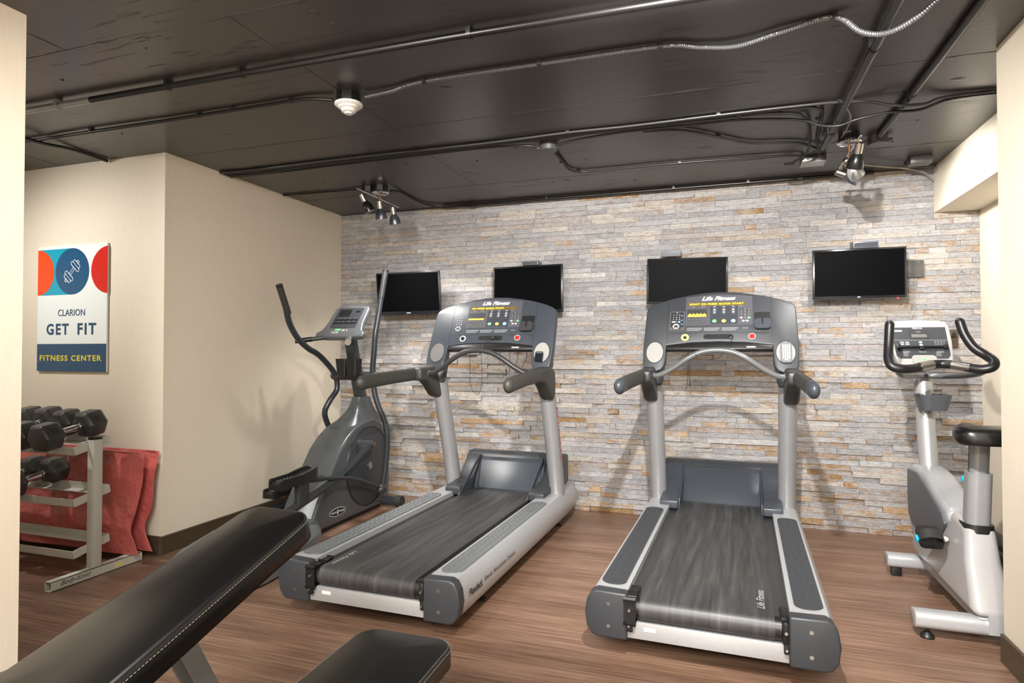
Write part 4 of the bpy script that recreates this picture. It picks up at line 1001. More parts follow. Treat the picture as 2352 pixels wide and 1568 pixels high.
# ------------------------------------------------------------------ dumbbell rack
def make_rack():
    t = thing('dumbbell_rack', 'pale grey three-tier dumbbell rack on square tube feet, beside the red mats', 'dumbbell rack', (-3.305, 2.54, 0))
    ox, oy = -3.305, 2.54; W = lambda x, y, z: (x-ox, y-oy, z)
    for k, x in enumerate((-3.305, -4.55)):
        b = bm_new(); cx = x-ox; w = .025; y0, y1 = 2.29-oy, 2.82-oy; th = .003
        box(b, cx-w, cx+w, y0, y1, 0, th); box(b, cx-w, cx+w, y0, y1, .05-th, .05); box(b, cx-w, cx-w+th, y0, y1, 0, .05); box(b, cx+w-th, cx+w, y0, y1, 0, .05)
        ft = obj('foot', b, 'rack', t)
        if k == 0:
            b = bm_new(); text_bm(b, 'Body-Solid', w=.165, h=.032, mtx=frame(W(-3.2797, 2.42, .026), (0, 1, 0), (0, 0, 1)), shear=.45); obj('foot_lettering', b, 'dark_ink', ft)
            b = bm_new(); box(b, .0255, .026, 2.64-oy, 2.70-oy, .016, .034); box(b, .0255, .026, 2.725-oy, 2.733-oy, .02, .04); obj('worn_sticker', b, 'yellow', ft)
            b = bm_new(); box(b, -.018, .018, 2.36-oy, 2.49-oy, .0502, .0508); box(b, -.018, .018, 2.59-oy, 2.66-oy, .0502, .0508); obj('top_sticker', b, 'white', ft)
        b = bm_new(); box(b, cx-w, cx+w, 2.512-oy, 2.565-oy, .05, .755, bev=.003); ups = obj('post', b, 'rack', t)
        b = bm_new(); plate(b, cx, 2.5385-oy, .026, .027, .755, .765, None, rc=.008); obj('post_cap', b, 'black', ups)
    for z in (.72, .44, .16):
        F = frame(W(-3.305, 2.54, z), (1, 0, 0), (0, math.cos(R(11)), math.sin(R(11))))
        b = bm_new(); x0, x1 = -1.245-.02, .0
        # front and rear angle bars, end plates
        box(b, x0, x1-.02, -.108, -.104, -.022, .022, mtx=F); box(b, x0, x1-.02, -.108, -.065, -.022, -.018, mtx=F)
        box(b, x0, x1-.02, .104, .108, -.022, .022, mtx=F); box(b, x0, x1-.02, .065, .108, -.022, -.018, mtx=F)
        for xx in (x1-.026, x0): box(b, xx, xx+.004, -.108, .108, -.022, .022, mtx=F)
        obj('shelf', b, 'rack', t, smooth=20)
make_rack()
def dumbbell_parts(t, S, w, hl=.13, num=None):
    # S across-flats of head, w head length; long axis along local y
    r = S/2/math.cos(R(30))
    for s in (-1, 1):
        b = bm_new(); rings = []
        for y, k in ((hl/2, .80), (hl/2+.018, 1), (hl/2+w-.014, 1), (hl/2+w, .86)):
            rings.append([Vector((r*k*math.cos(R(60*i)), s*y, r*k*math.sin(R(60*i)))) for i in range(6)])
        s_ = bmesh.new(); loft(s_, rings); bmesh.ops.recalc_face_normals(s_, faces=s_.faces)
        bmesh.ops.bevel(s_, geom=[e for e in s_.edges if e.calc_face_angle(0) > R(25)], offset=.004, segments=2, affect='EDGES', profile=.5); _merge(b, s_)
        hd = obj('head', b, 'dumb', t, smooth=30)
        b = bm_new(); F = frame((r*.75*math.cos(0)+0, s*(hl/2+w/2), r*.433), (0, 1, 0), (-math.sin(R(30)), 0, math.cos(R(30))))
        text_bm(b, num or '50', h=.026, mtx=F @ T(0, 0, .002), bold=.01); obj('raised_number', b, 'rubber', hd)
    b = bm_new(); tube(b, [(0, -hl/2-.01, 0), (0, hl/2+.01, 0)], .0165, 18, sm=0); tube(b, [(0, -hl/2+.03, 0), (0, 0, 0), (0, hl/2-.03, 0)], .0185, 18)
    for s in (-1, 1): tube(b, [(0, s*(hl/2-.012), 0), (0, s*(hl/2-.006), 0)], .021, 18)
    obj('handle', b, 'chrome', t, label='chrome handle')
def put_dumb(x, y, z, S, w, hl, num, label, roll=0, yaw=0):
    t = thing('dumbbell', label, 'dumbbell', (x, y, z), 0, 'hex dumbbells on the rack')
    t.rotation_euler = (R(11), R(roll), R(yaw))
    dumbbell_parts(t, S, w, hl, num); return t
def on_shelf(z, S, y=2.54):  # bottom flat of the head rests on the shelf bar tops
    return z+.024/math.cos(R(11))+S/2/math.cos(R(11))+(y-2.54)*math.tan(R(11))
put_dumb(-3.455, 2.50, on_shelf(.72, .142, 2.50)-.002, .142, .115, .13, '50', 'rightmost black hex dumbbell on the top shelf, next to the rack post')
put_dumb(-3.635, 2.50, on_shelf(.72, .142, 2.50)-.002, .142, .115, .13, '50', 'black hex dumbbell second from the post on the top shelf')
put_dumb(-3.815, 2.52, on_shelf(.72, .146, 2.52)-.002, .146, .115, .13, '45', 'black hex dumbbell third from the post on the top shelf, its far head showing')
put_dumb(-3.985, 2.52, on_shelf(.72, .142, 2.52)-.002, .142, .115, .13, '45', 'black hex dumbbell fourth from the post on the top shelf, cut off by the pillar')
put_dumb(-3.74, 2.50, on_shelf(.44, .135, 2.50)-.002, .135, .108, .13, '50', 'rightmost black hex dumbbell on the middle shelf, numbered 50, with bare shiny handle')
put_dumb(-3.91, 2.50, on_shelf(.44, .135, 2.50)-.002, .135, .108, .13, '50', 'black hex dumbbell second from the right on the middle shelf, beside the pillar')

# red folded mats behind the rack
def make_mat(y0, y1, xr, label, seed):
    rn = random.Random(seed); b = bm_new(); nx, nz = 60, 30; x0 = -4.6; z0, zt = .053, .64
    grid = {}
    for side in (0, 1):
        for i in range(nx+1):
            for j in range(nz+1):
                u = i/nx; v = j/nz; z = z0+(zt-z0)*v
                flare = .06*max(0, 1-v/.2)**1.3; bulge = -.03*math.exp(-((v-.25)/.12)**2)
                x = x0+(xr-x0)*u+(u**8)*(flare*1.0+bulge+ .045*v)
                yc = y0+(y1-y0)*v
                th = .019*min(1, 5*(1-u)+.18)*min(1, 7*(1-v)+.15)*min(1, 5*v+.2)
                wv = .008*math.sin(9*x+4*v+seed)*math.sin(5*v+2*x)+.005*math.sin(23*x+seed)*math.sin(11*v)
                y = yc+(-th if side == 0 else th)+wv*(1 if side == 0 else .6)
                grid[side, i, j] = b.verts.new((x+3.9, y-y0, z))
    for side in (0, 1):
        for i in range(nx):
            for j in range(nz): b.faces.new([grid[side, i, j], grid[side, i+1, j], grid[side, i+1, j+1], grid[side, i, j+1]])
    for i in range(nx):
        for j in (0, nz): b.faces.new([grid[0, i, j], grid[0, i+1, j], grid[1, i+1, j], grid[1, i, j]])
    for j in range(nz):
        for i in (0, nx): b.faces.new([grid[0, i, j], grid[0, i, j+1], grid[1, i, j+1], grid[1, i, j]])
    t = thing('exercise_mat', label, 'exercise mat', (-3.9, y0, 0), 0, 'red folded mats against the wall')
    obj('mat_cover', b, 'vinyl', t, smooth=70)
    b = bm_new(); tube(b, [(x0+3.9+(xr-x0+.02)*k/8, (y1-y0), zt+.001) for k in range(9)], .005, 8); obj('piping', b, 'vinyl', t)
make_mat(2.745, 2.80, -3.28, 'front red vinyl mat standing behind the dumbbell rack', 1)
make_mat(2.83, 2.875, -3.27, 'rear red vinyl mat leaning on the cream wall, mostly hidden by the front mat', 4)

# ------------------------------------------------------------------ wall sign
def make_sign():
    t = thing('wall_sign', 'glossy gym wall sign reading GET FIT with coloured circles and a dumbbell drawing', 'sign', (-4.02, YC, 0))
    x0, x1, z0, z1 = -.315, .312, 1.115, 1.942
    yb = -.003; yf = -.015
    gl = dict(coat=.5, coatr=.03, noise=(40, .005, 0))
    mw = mat('sign_white', (226, 232, 230), .25, **gl); mb = mat('sign_blue', (20, 78, 118), .2, **gl); mr = mat('sign_red', (200, 36, 28), .2, **gl)
    mt = mat('sign_teal', (0, 152, 180), .2, **gl); mo = mat('sign_orange', (232, 70, 16), .2, **gl); mn = mat('sign_navy', (18, 70, 104), .2, **gl); my = mat('sign_yellow', (222, 200, 40), .3, **gl)
    b = bm_new(); box(b, x0, x1, yf, yb, z0, z1); obj('panel', b, mw, t)
    F = frame((x0, yf, z0), (1, 0, 0), (0, 0, 1)); W_ = x1-x0
    def poly(name, pts, z, m):
        b = bm_new(); s = bmesh.new(); s.faces.new([s.verts.new((p[0], p[1], z)) for p in pts]); _merge(b, s, F); return obj(name, b, m, t)
    poly('lower_band', [(0, 0), (W_, 0), (W_, .18), (0, .18)], .0006, mn)
    rr = .152; cz = .655
    circ = lambda cx, cz, r, a0=0, a1=360, n=48: [(cx+r*math.cos(R(a0+(a1-a0)*k/n)), cz+r*math.sin(R(a0+(a1-a0)*k/n))) for k in range(n+1)]
    poly('teal_field', [(0, cz-rr), (.325, cz-rr), (.325, cz+rr), (0, cz+rr)], .0006, mt)
    poly('orange_half_circle', [(0, cz-rr)]+circ(0, cz, rr, -90, 90)[1:-1]+[(0, cz+rr)], .0010, mo)
    poly('blue_circle', circ(.318, cz, rr)[:-1], .0014, mb)
    poly('red_circle', [p for p in circ(.64, cz, rr, 92.5, 267.5)], .0010, mr)
    # dumbbell outline drawing
    b = bm_new(); Fd = F @ T(.318, cz, .0018) @ Matrix.Rotation(R(48), 4, 'Z')
    def outl(hx, hy, cx, cy):
        ring = rrect(hx, hy, min(hx, hy)*.95, 5, cx, cy)
        pts = [Fd @ Vector((x, y, 0)) for x, y in ring]; pts.append(pts[0]); tube(b, pts, .0022, 6)
    for s in (-1, 1):
        outl(.0115, .045, s*.040, 0); outl(.0105, .036, s*.062, 0); outl(.007, .011, s*.0805, 0)
    for y in (-.008, .008): tube(b, [Fd @ Vector((-.028, y, 0)), Fd @ Vector((.028, y, 0))], .0022, 6)
    obj('dumbbell_drawing', b, 'ink', t)
    b = bm_new(); text_bm(b, 'CLARION', w=.245, h=.044, mtx=F @ T(.315, .385, .001), bold=.005); obj('small_lettering', b, mn, t); b = bm_new(); text_bm(b, 'GET', w=.205, h=.075, mtx=F @ T(.19, .277, .001), bold=.03, space=1.25); obj('blue_lettering', b, mn, t); b = bm_new(); text_bm(b, 'FIT', w=.165, h=.075, mtx=F @ T(.455, .277, .001), bold=.03, space=1.25)
    obj('blue_lettering', b, mn, t)
    b = bm_new(); text_bm(b, 'FITNESS CENTER', w=.56, h=.038, mtx=F @ T(.307, .087, .001), bold=.03, space=1.2); obj('yellow_lettering', b, my, t)
make_sign()

# ------------------------------------------------------------------ televisions
def make_tv(cx, cz, w, h, y, tilt, roll, yaw, label, logo, th=.05, chin=.02, bez=.012, dot=False):
    t = thing('television', label, 'television', (cx, y, cz), 0, 'small flat televisions on the stone wall')
    t.rotation_euler = (R(tilt), R(roll), R(yaw))
    b = bm_new(); box(b, -w/2, w/2, 0, .028, -h/2, h/2, bev=.004); box(b, -w*.35, w*.35, .02, th, -h*.35, h*.3, bev=.01); obj('case', b, 'tv', t)
    b = bm_new(); box(b, -w/2+bez, w/2-bez, -.0008, .004, -h/2+bez+chin*.6, h/2-bez); obj('screen', b, 'screen', t)
    b = bm_new(); F = frame((0, -.0012, -h/2+bez*.5+chin*.3), (1, 0, 0), (0, 0, 1))
    if logo: text_bm(b, logo, h=.007, mtx=F, bold=.03); obj('maker_mark', b, 'ink', t)
    else: b.free()
    if dot:
        b = bm_new(); lathe(b, [(0, .004), (.006, .002), (.007, 0)], seg=12, mtx=frame((w/2-.05, .004, -h/2-.004), (1, 0, 0), (0, 0, 1))); obj('standby_light', b, mat('standby_red', (200, 20, 16), .3, emit=(255, 20, 10), es=1.5), t)
    # wall bracket
    b = bm_new(); d = Y0-.004-y
    box(b, -.05, .05, th-.005, th+.006, -.06, .06, bev=.002); box(b, -.016, .016, th, max(th+.02, d-.02), -.02, .02, bev=.003); box(b, -.04, .04, d-.025, d-.012, -.09, .09, bev=.002)
    obj('wall_bracket', b, 'black', t)
    return t
make_tv(-2.46, 1.73, .575, .355, 4.60, 6, -.5, 2.5, 'television farthest left, with a lettered chin, partly behind the elliptical arm', 'INSIGNIA', chin=.03)
make_tv(-1.435, 1.735, .575, .375, 4.65, 0, -.6, -1.5, 'television above the left treadmill, with a small box on top right', None)
make_tv(-.225, 1.76, .565, .335, 4.66, 0, .7, 3, 'television above the right treadmill, with a thin silver box on top left', None, chin=.01)
make_tv(.884, 1.768, .558, .335, 4.65, 0, .1, -.5, 'television farthest right, above the exercise bike, with red standby light', 'LHH', chin=.008, dot=True)
def stb(x0, x1, y0, y1, z0, z1, label, tiltx=0):
    t = thing('set_top_box', label, 'set-top box', ((x0+x1)/2, (y0+y1)/2, z0), 0, 'set-top boxes on the televisions')
    t.rotation_euler = (R(tiltx), 0, 0)
    w, d, h = (x1-x0)/2, (y1-y0)/2, z1-z0
    b = bm_new(); box(b, -w, w, -d, d, .002, h, bev=.003); obj('case', b, 'stb', t)
    b = bm_new(); plate(b, 0, 0, w*.92, h*.32, 0, .001, frame((0, -d-.0004, h/2), (1, 0, 0), (0, 0, 1))); obj('front_panel', b, 'block', t)
    b = bm_new()
    for sx in (-1, 1): box(b, sx*w*.7-.008, sx*w*.7+.008, -d*.7, -d*.5, -.003, .002); box(b, sx*w*.7-.008, sx*w*.7+.008, d*.5, d*.7, -.003, .002)
    obj('foot', b, 'black', t)
stb(-1.475, -1.345, 4.64, 4.76, 1.923, 1.957, 'small grey box on top of the television above the left treadmill')
stb(-.405, -.265, 4.66, 4.78, 1.946, 1.986, 'thin silver box on top left of the television above the right treadmill', 6)
stb(.855, 1.005, 4.66, 4.78, 1.944, 1.99, 'grey box on top of the television farthest right', 8)
t = thing('recessed_wall_box', 'dark metal wall plate with screws beside the television farthest right', 'wall plate', (1.235, 4.79, 1.80))
b = bm_new(); box(b, -.06, .06, -.008, .02, -.058, .058, bev=.002); obj('plate', b, 'box', t)
b = bm_new()
for x in (-.03, .03):
    for z in (-.045, .045): cyl(b, (x, -.0095, z), (x, -.006, z), .004, 10)
obj('screw', b, 'nickel', t)
t = thing('wall_outlet', 'dark bronze wall outlet with a plugged-in cord, behind the right handle of the bike', 'outlet', (1.452, 4.795, 1.33))
b = bm_new(); box(b, -.035, .035, -.008, .02, -.06, .06, bev=.003); obj('cover_plate', b, 'base', t)
b = bm_new(); box(b, -.015, .015, -.035, -.008, .01, .04, bev=.004); tube(b, [(0, -.03, .02), (-.03, -.035, .0), (-.1, -.03, -.03), (-.16, -.02, -.1), (-.17, -.016, -.3)], .003, 8, sm=6); obj('plug', b, 'black', t)
b = bm_new()
for z in (-.02, -.035): box(b, -.008, -.004, -.0086, -.008, z-.005, z+.005); box(b, .004, .008, -.0086, -.008, z-.005, z+.005)
obj('socket_slots', b, 'black', t)

# ------------------------------------------------------------------ ceiling services
def conduit(name, label, pts, r, m='conduit', corr=False, clamps=(), sm=6, cat='conduit', group=None, loc=None):
    P0 = Vector(pts[0]); t = thing(name, label, cat, P0, 0, group)
    b = bm_new(); tube(b, [Vector(p)-P0 for p in pts], r, 10 if not corr else 8, sm=sm, corr=1 if corr else 0)
    obj('tube' if not corr else 'armoured_sheath', b, m, t, smooth=60)
    for c in clamps:
        if c[2] < H-.048: continue
        if corr and c[2] < H-.02: continue
        c = Vector(c)-P0; b = bm_new()
        d = Vector(clamps_dir(pts, c+P0)); ang = math.atan2(d.y, d.x)
        Mx = T(*c) @ Matrix.Rotation(ang, 4, 'Z')
        rr = r*1.18
        arc = [(rr*math.cos(R(a)), rr*math.sin(R(a))) for a in range(180, 361, 20)]
        top = H-P0.z-c.z
        prof = [(rr, top)]+[(x, z) for x, z in reversed(arc)]+[(-rr, top)]
        prism(b, prof, -.009, .009, 'x', mtx=Mx)
        box(b, -.008, .008, rr, rr+.02, top-.004, top-.0005, mtx=Mx); cyl(b, Mx @ Vector((0, rr+.012, top-.008)), Mx @ Vector((0, rr+.012, top-.003)), .004, 8)
        obj('strap', b, m if m in ('conduit', 'conduit_s') else 'armour', t)
    return t
def clamps_dir(pts, c):
    best = min(range(len(pts)-1), key=lambda i: ((Vector(pts[i])+Vector(pts[i+1]))/2-c).length); return Vector(pts[best+1])-Vector(pts[best])
zc = H
z1_ = H-.026
conduit('conduit_pipe', 'thick black conduit pipe crossing the front of the ceiling', [(-2.86, 2.155, z1_), (-1.0, 2.165, z1_), (1.0, 2.21, z1_)], .0155, clamps=[(-1.97, 2.16, z1_), (-2.38, 2.157, z1_), (-.9, 2.168, z1_)], sm=0)
conduit('conduit_pipe', 'short unpainted silver conduit at the far left end of the thick pipe', [(-5.0, 2.15, z1_), (-3.4, 2.152, z1_), (-2.862, 2.155, z1_)], .0155, 'conduit_s', clamps=[(-3.08, 2.153, z1_)], sm=0)
conduit('conduit_pipe', 'black conduit pipe running toward the right track light', [(.585, 2.24, H-.042), (.585, 2.6, H-.042), (.58, 3.98, H-.042)], .0175, clamps=[(.584, 2.75, H-.042), (.58, 3.72, H-.042)], sm=0)
conduit('conduit_pipe', 'rightmost black conduit pipe, nearest the right wall', [(.875, 2.24, H-.018), (.872, 3.0, H-.018), (.862, 3.95, H-.018)], .0165, clamps=[(.870, 3.36, H-.018)], sm=0)
conduit('conduit_pipe', 'thin black conduit pipe along the top of the stone wall', [(-2.2, 4.74, H-.017), (-.8, 4.745, H-.017), (1.0, 4.75, H-.017)], .0125, clamps=[(-1.3, 4.743, H-.017), (-.32, 4.747, H-.017), (.2, 4.748, H-.017)], sm=0)
G = 'black cables clipped to the ceiling'
conduit('armoured_cable', 'cable running from the left pillar to the smoke detector', [(-4.9, 2.47, H-.012), (-3.8, 2.49, H-.014), (-3.3, 2.49, H-.016), (-2.72, 2.50, H-.014), (-2.1, 2.50, H-.013), (-1.9, 2.50, H-.013), (-1.765, 2.54, H-.02)], .0085, 'armour', True, clamps=[(-1.98, 2.50, H-.013), (-2.55, 2.50, H-.014), (-3.3, 2.49, H-.016)], group=G, cat='cable')
conduit('armoured_cable', 'wavy cable running right from the smoke detector, silvery in the middle', [(-1.60, 2.558, H-.02), (-1.45, 2.545, H-.016), (-1.26, 2.51, H-.012), (-.72, 2.51, H-.012), (-.22, 2.52, H-.012), (-.07, 2.57, H-.016), (.07, 2.60, H-.02), (.22, 2.55, H-.016), (.40, 2.50, H-.012), (.50, 2.55, H-.06), (.585, 2.565, H-.071), (.66, 2.51, H-.06), (.74, 2.42, H-.02), (.83, 2.30, H-.012)], .0095, 'armour_s', True, clamps=[(-1.26, 2.51, H-.012), (-.72, 2.51, H-.012), (-.22, 2.52, H-.012), (.40, 2.50, H-.012)], group=G, cat='cable')
conduit('armoured_cable', 'short cable crossing the ceiling near the left pillar toward the alcove wall', [(-3.69, 2.2, H-.034), (-3.70, 2.48, H-.034), (-3.71, 2.68, H-.012), (-3.72, 2.92, H-.012)], .009, 'armour', True, group=G, cat='cable')
bund = [
 ([(-3.24, 3.36, H-.01), (-3.0, 3.375, H-.01), (-2.2, 3.365, H-.01), (-1.3, 3.375, H-.011), (-.8, 3.36, H-.01), (-.45, 3.37, H-.01), (0, 3.36, H-.01), (.35, 3.36, H-.01), (.56, 3.37, H-.011), (.7, 3.40, H-.016), (.80, 3.41, H-.042), (.94, 3.44, H-.042), (1.07, 3.45, H-.014), (1.6, 3.47, H-.012)], 'armour_m', 'uppermost pale cable of the long ceiling bundle'),
 ([(-3.24, 3.395, H-.01), (-2.9, 3.40, H-.01), (-1.6, 3.395, H-.01), (-.8, 3.39, H-.01), (.1, 3.385, H-.01), (.33, 3.385, H-.011), (.45, 3.40, H-.014), (.5, 3.46, H-.016), (.515, 3.6, H-.018), (.53, 3.8, H-.018), (.545, 3.97, H-.02), (.58, 4.1, H-.03)], 'armour', 'cable that leaves the bundle and turns along the pipe to the right track light'),
 ([(-3.24, 3.425, H-.012), (-3.0, 3.43, H-.02), (-2.6, 3.425, H-.012), (-1.5, 3.42, H-.01), (-.6, 3.41, H-.01), (.0, 3.415, H-.012), (.3, 3.42, H-.014), (.42, 3.5, H-.02), (.48, 3.75, H-.03), (.50, 4.05, H-.045), (.44, 4.22, H-.05), (.40, 4.27, H-.04), (.46, 4.33, H-.03)], 'armour', 'cable with a loop hanging by the white ceiling box'),
 ([(-3.24, 3.455, H-.012), (-2.9, 3.47, H-.012), (-1.8, 3.45, H-.011), (-1.3, 3.455, H-.011), (-1.1, 3.48, H-.014), (-1.02, 3.515, H-.016)], 'armour', 'cable from the left wall to the round junction box'),
 ([(-.91, 3.52, H-.018), (-.75, 3.48, H-.013), (-.5, 3.45, H-.011), (-.15, 3.46, H-.011), (.1, 3.46, H-.011), (.39, 3.53, H-.02), (.50, 3.55, H-.055), (.585, 3.55, H-.069), (.67, 3.52, H-.055), (.80, 3.50, H-.044), (.94, 3.51, H-.044), (1.07, 3.49, H-.013), (1.3, 3.48, H-.013), (1.6, 3.50, H-.012)], 'armour', 'cable running right from the round junction box under both pipes'),
 ([(-.95, 3.60, H-.018), (-.952, 3.75, H-.012), (-.955, 3.9, H-.012), (-.95, 4.03, H-.012), (-.90, 4.11, H-.012), (-.75, 4.13, H-.012), (-.24, 4.13, H-.012), (.1, 4.15, H-.012), (.44, 4.19, H-.014), (.5, 4.24, H-.02)], 'armour', 'thin cable bending from the round junction box toward the stone wall'),
 ([(-.40, 3.475, H-.011), (-.2, 3.52, H-.011), (.0, 3.70, H-.012), (.17, 3.86, H-.012), (.34, 3.91, H-.012), (.46, 3.96, H-.014), (.60, 4.12, H-.022)], 'armour', 'wavy cable slanting down from the bundle to the right track light'),
]
for P, m_, lab in bund:
    cl = [(p[0], p[1], p[2]) for p in P[2:-3:2]]
    conduit('armoured_cable', lab, P, .0072, m_, True, clamps=cl, group=G, cat='cable')
conduit('thin_cable', 'thin black cable from the left wall to the left track light', [(-3.24, 4.01, H-.008), (-2.9, 4.03, H-.008), (-2.59, 4.04, H-.01), (-2.53, 4.04, H-.02)], .006, 'conduit', group=G, cat='cable')
conduit('thin_cable', 'black cable curving from the left track light to the top of the stone wall', [(-2.33, 4.08, H-.03), (-2.32, 4.2, H-.012), (-2.33, 4.45, H-.01), (-2.30, 4.62, H-.012), (-2.2, 4.71, H-.014), (-1.9, 4.735, H-.03)], .008, 'conduit', group=G, cat='cable')
conduit('thin_cable', 'thin loose cable hanging beside the pipe at the right track light', [(.60, 3.42, H-.02), (.645, 3.55, H-.03), (.655, 3.7, H-.035), (.655, 3.88, H-.03), (.62, 4.03, H-.02), (.57, 4.1, H-.025)], .0045, 'wire', cat='cable')
conduit('thin_cable', 'grey cable sagging from the right track light to the corner by the soffit', [(.80, 4.05, H-.05), (.79, 4.2, H-.07), (.84, 4.4, H-.045), (1.0, 4.56, H-.03), (1.16, 4.66, H-.03), (1.28, 4.72, H-.05), (1.35, 4.76, H-.10)], .006, 'wire', cat='cable')
conduit('thin_cable', 'short flat cable from the ceiling box down to the corner', [(1.19, 4.58, H-.02), (1.16, 4.66, H-.012), (1.25, 4.73, H-.012), (1.36, 4.74, H-.012)], .007, 'box', cat='cable')

def octbox(name, label, x, y, r, h, m='box', seg=8, cat='junction box'):
    t = thing(name, label, cat, (x, y, H))
    b = bm_new(); lathe(b, [(r, -.0005), (r, -h+.002), (r*.96, -h), (0, -h)], seg=seg); obj('body', b, m, t, smooth=20)
    b = bm_new(); lathe(b, [(r*1.03, -h), (r*1.03, -h-.003), (0, -h-.003)], seg=seg*2 if seg > 8 else seg); cv = obj('cover', b, m, t, smooth=20)
    b = bm_new()
    for s in (-1, 1): lathe(b, [(.004, 0), (.003, -.002), (0, -.002)], seg=8, mtx=T(s*r*.7, 0, -h-.003)); cyl(b, (s*(r-.002), 0, -h*.5), (s*(r+.016), 0, -h*.5), .009, 12)
    obj('fitting', b, 'box', t)
    return t
octbox('junction_box', 'round grey junction box in the middle of the cable bundle', -.96, 3.535, .052, .04, seg=20)
octbox('junction_box', 'black octagonal junction box left of the left track light', -2.49, 4.035, .05, .04, 'black')
octbox('junction_box', 'grey round-covered junction box where the rightmost pipe ends', .87, 4.02, .055, .045, seg=8)
def rectbox(label, x0, x1, y0, y1, h, cover='box'):
    t = thing('ceiling_box', label, 'junction box', ((x0+x1)/2, (y0+y1)/2, H)); hx, hy = (x1-x0)/2, (y1-y0)/2
    b = bm_new(); box(b, -hx, hx, -hy, hy, -h, -.0005, bev=.003); obj('body', b, 'box', t)
    b = bm_new(); box(b, -hx, hx, -hy, hy, -h-.003, -h, bev=.001); obj('cover', b, cover, t)
    b = bm_new()
    for s in (-.5, .5): cyl(b, (s*hx, -hy-.0015, -h*.5), (s*hx, -hy+.001, -h*.5), .011, 16)
    obj('knockout', b, 'box', t)
    b = bm_new()
    for sx in (-.8, .8):
        for sy in (-.7, .7): lathe(b, [(.004, 0), (.003, -.002), (0, -.002)], seg=8, mtx=T(sx*hx, sy*hy, -h-.003))
    obj('screw', b, 'nickel', t)
rectbox('square ceiling box with pale cover, left of the right track light', .50, .64, 4.27, 4.40, .035, 'key')
rectbox('grey rectangular ceiling box in the right corner near the soffit', 1.15, 1.27, 4.48, 4.57, .045)

def make_detector():
    t = thing('smoke_detector', 'white stepped round smoke detector on a black box in the ceiling', 'smoke detector', (-1.685, 2.55, H))
    b = bm_new(); lathe(b, [(.058, -.0005), (.058, -.045), (0, -.045)], seg=8); obj('mounting_box', b, 'black', t, smooth=20)
    b = bm_new(); lathe(b, [(.0, -.045), (.066, -.045), (.0665, -.052), (.060, -.058), (.050, -.06), (.048, -.068), (.040, -.071), (.036, -.073), (.034, -.084), (.026, -.088), (.020, -.089), (.018, -.095), (.0, -.096)], seg=40); obj('detector_body', b, 'white', t)
make_detector()

def make_track(cx, cy, label, heads, zdrop=.115, canopy_black=True, y0=3.615, y1=4.19):
    t = thing('track_light', label, 'ceiling light', (cx, cy, H), 0, 'three-head spot lights on the ceiling')
    b = bm_new(); lathe(b, [(.055, -.0005), (.055, -.045), (0, -.045)], seg=8); obj('mounting_box', b, 'black', t, smooth=20)
    b = bm_new(); lathe(b, [(.0, -.045), (.062, -.045), (.064, -.056), (.056, -.064), (.046, -.066), (.044, -.063), (.03, -.066), (0, -.067)], seg=40); obj('canopy', b, 'chrome', t)
    b = bm_new(); cyl(b, (0, 0, -.062), (0, 0, -zdrop), .007, 14); obj('stem', b, 'brass', t)
    b = bm_new(); tube(b, [(0, y0-cy, -zdrop), (0, y1-cy, -zdrop)], .0065, 14, round_end=True); obj('bar', b, 'chrome', t)
    for (hy, dx, dy, dz, m_) in heads:
        b = bm_new(); cyl(b, (0, hy-cy, -zdrop), (0, hy-cy, -zdrop-.045), .005, 12); hg = obj('swivel', b, 'brass', t)
        d = Vector((dx, dy, dz)).normalized(); z = -d; x = z.orthogonal().normalized(); y = z.cross(x)
        Mx = Matrix(((x.x, y.x, z.x, 0), (x.y, y.y, z.y, hy-cy), (x.z, y.z, z.z, -zdrop-.052), (0, 0, 0, 1))) @ Matrix.Scale(1.2, 4)
        b = bm_new(); lathe(b, [(0, .03), (.014, .03), (.017, .026), (.0175, -.018), (.0, -.018)], seg=20, mtx=Mx); obj('socket', b, 'nickel', hg)
        b = bm_new(); lathe(b, [(.015, -.018), (.02, -.025), (.031, -.045), (.0345, -.062), (.0355, -.082), (.0335, -.082), (.032, -.062), (.029, -.047), (.013, -.022)], seg=28, mtx=Mx); sh = obj('shade', b, m_, hg)
        b = bm_new(); lathe(b, [(0, -.03), (.018, -.035), (.027, -.058), (.026, -.066), (0, -.069)], seg=20, mtx=Mx); obj('bulb', b, 'bulb', sh)
        # the lamp itself
        ld = bpy.data.lights.new('spot_lamp', 'SPOT'); ld.energy = SPOT; ld.spot_size = R(110); ld.spot_blend = .8; ld.shadow_soft_size = .03; ld.color = (1, .97, .94)
        lo = bpy.data.objects.new('spot_lamp', ld); COL.objects.link(lo)
        p = Mx @ Vector((0, 0, -.086)); lo.location = (cx+p.x, cy+p.y, H+p.z); lo.rotation_euler = d.to_track_quat('-Z', 'Y').to_euler()
    return t
SPOT = 17
make_track(.70, 3.90, 'three-head spot light on the right, among pipes and boxes', [(3.66, -.1, .5, -.9, 'shade_b'), (3.93, .55, .5, -.6, 'shade_w'), (4.13, .95, .0, -.42, 'shade')], y0=3.60, y1=4.20)
make_track(-2.385, 4.03, 'three-head spot light on the left, above the elliptical', [(3.80, .35, .3, -.9, 'shade_b'), (4.02, 0, .25, -1, 'shade'), (4.22, .05, .25, -1, 'shade')], y0=3.72, y1=4.30, zdrop=.10)

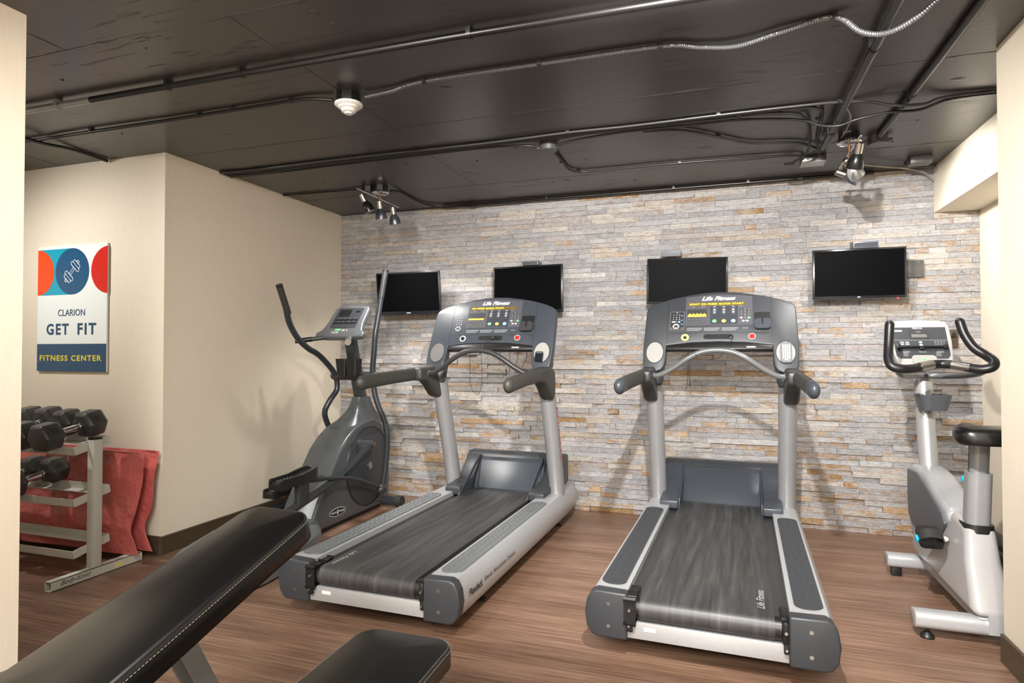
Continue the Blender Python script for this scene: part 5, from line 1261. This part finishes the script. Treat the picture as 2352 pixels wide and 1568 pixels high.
# ------------------------------------------------------------------ unseen room spots, and area lights added as ambient fill
def area(name, loc, size, power, color=(1, .972, .94), rot=(0, 0, 0), sy=None):
    l = bpy.data.lights.new(name, 'AREA'); l.energy = power; l.shape = 'RECTANGLE'; l.size = size; l.size_y = sy or size; l.color = color
    o = bpy.data.objects.new(name, l); COL.objects.link(o); o.location = loc; o.rotation_euler = rot; return o
def spot(name, loc, target, power, ang=100, soft=.05, color=(1, .972, .94), blend=.7):
    l = bpy.data.lights.new(name, 'SPOT'); l.energy = power; l.spot_size = R(ang); l.spot_blend = blend; l.shadow_soft_size = soft; l.color = color
    o = bpy.data.objects.new(name, l); COL.objects.link(o); o.location = loc; o.rotation_euler = (Vector(target)-Vector(loc)).to_track_quat('-Z', 'Y').to_euler(); return o
area('ambient_fill', (-.2, -1.7, H-.03), 1.4, 165)  # broad area light added behind the camera for ambient fill
area('ambient_fill', (-.6, .5, H-.03), .8, 14)  # weaker area light, likewise added to lift the ambient level
spot('room_spot', (-.03, 1.15, 2.38), (-.1, 4.8, .9), 255, 95, .03)
spot('room_spot', (-1.5, .3, 2.38), (-1.9, 4.6, .9), 110, 85, .18)
spot('room_spot', (.75, 1.3, 2.38), (.7, 4.6, .9), 22, 100, .06)
spot('alcove_spot', (-4.2, 1.9, 2.38), (-3.7, 2.7, .6), 36, 165, .04, blend=1)

w = bpy.data.worlds.new('World'); scn.world = w; w.use_nodes = True
w.node_tree.nodes['Background'].inputs[0].default_value = (1, .97, .92, 1); w.node_tree.nodes['Background'].inputs[1].default_value = .3

# ------------------------------------------------------------------ camera
cam = bpy.data.cameras.new('camera'); cam.sensor_width = 36; cam.lens = 1420.15/2352*36; cam.clip_start = .05
co_ = bpy.data.objects.new('camera', cam); COL.objects.link(co_); co_.location = (0, 0, 1.24); co_.rotation_euler = (R(90.997), 0, R(18.568))
scn.camera = co_
scn.view_settings.view_transform = 'Standard'; scn.view_settings.look = 'None'; scn.view_settings.exposure = 1.3; scn.view_settings.gamma = 1; scn.view_settings.use_curve_mapping = False
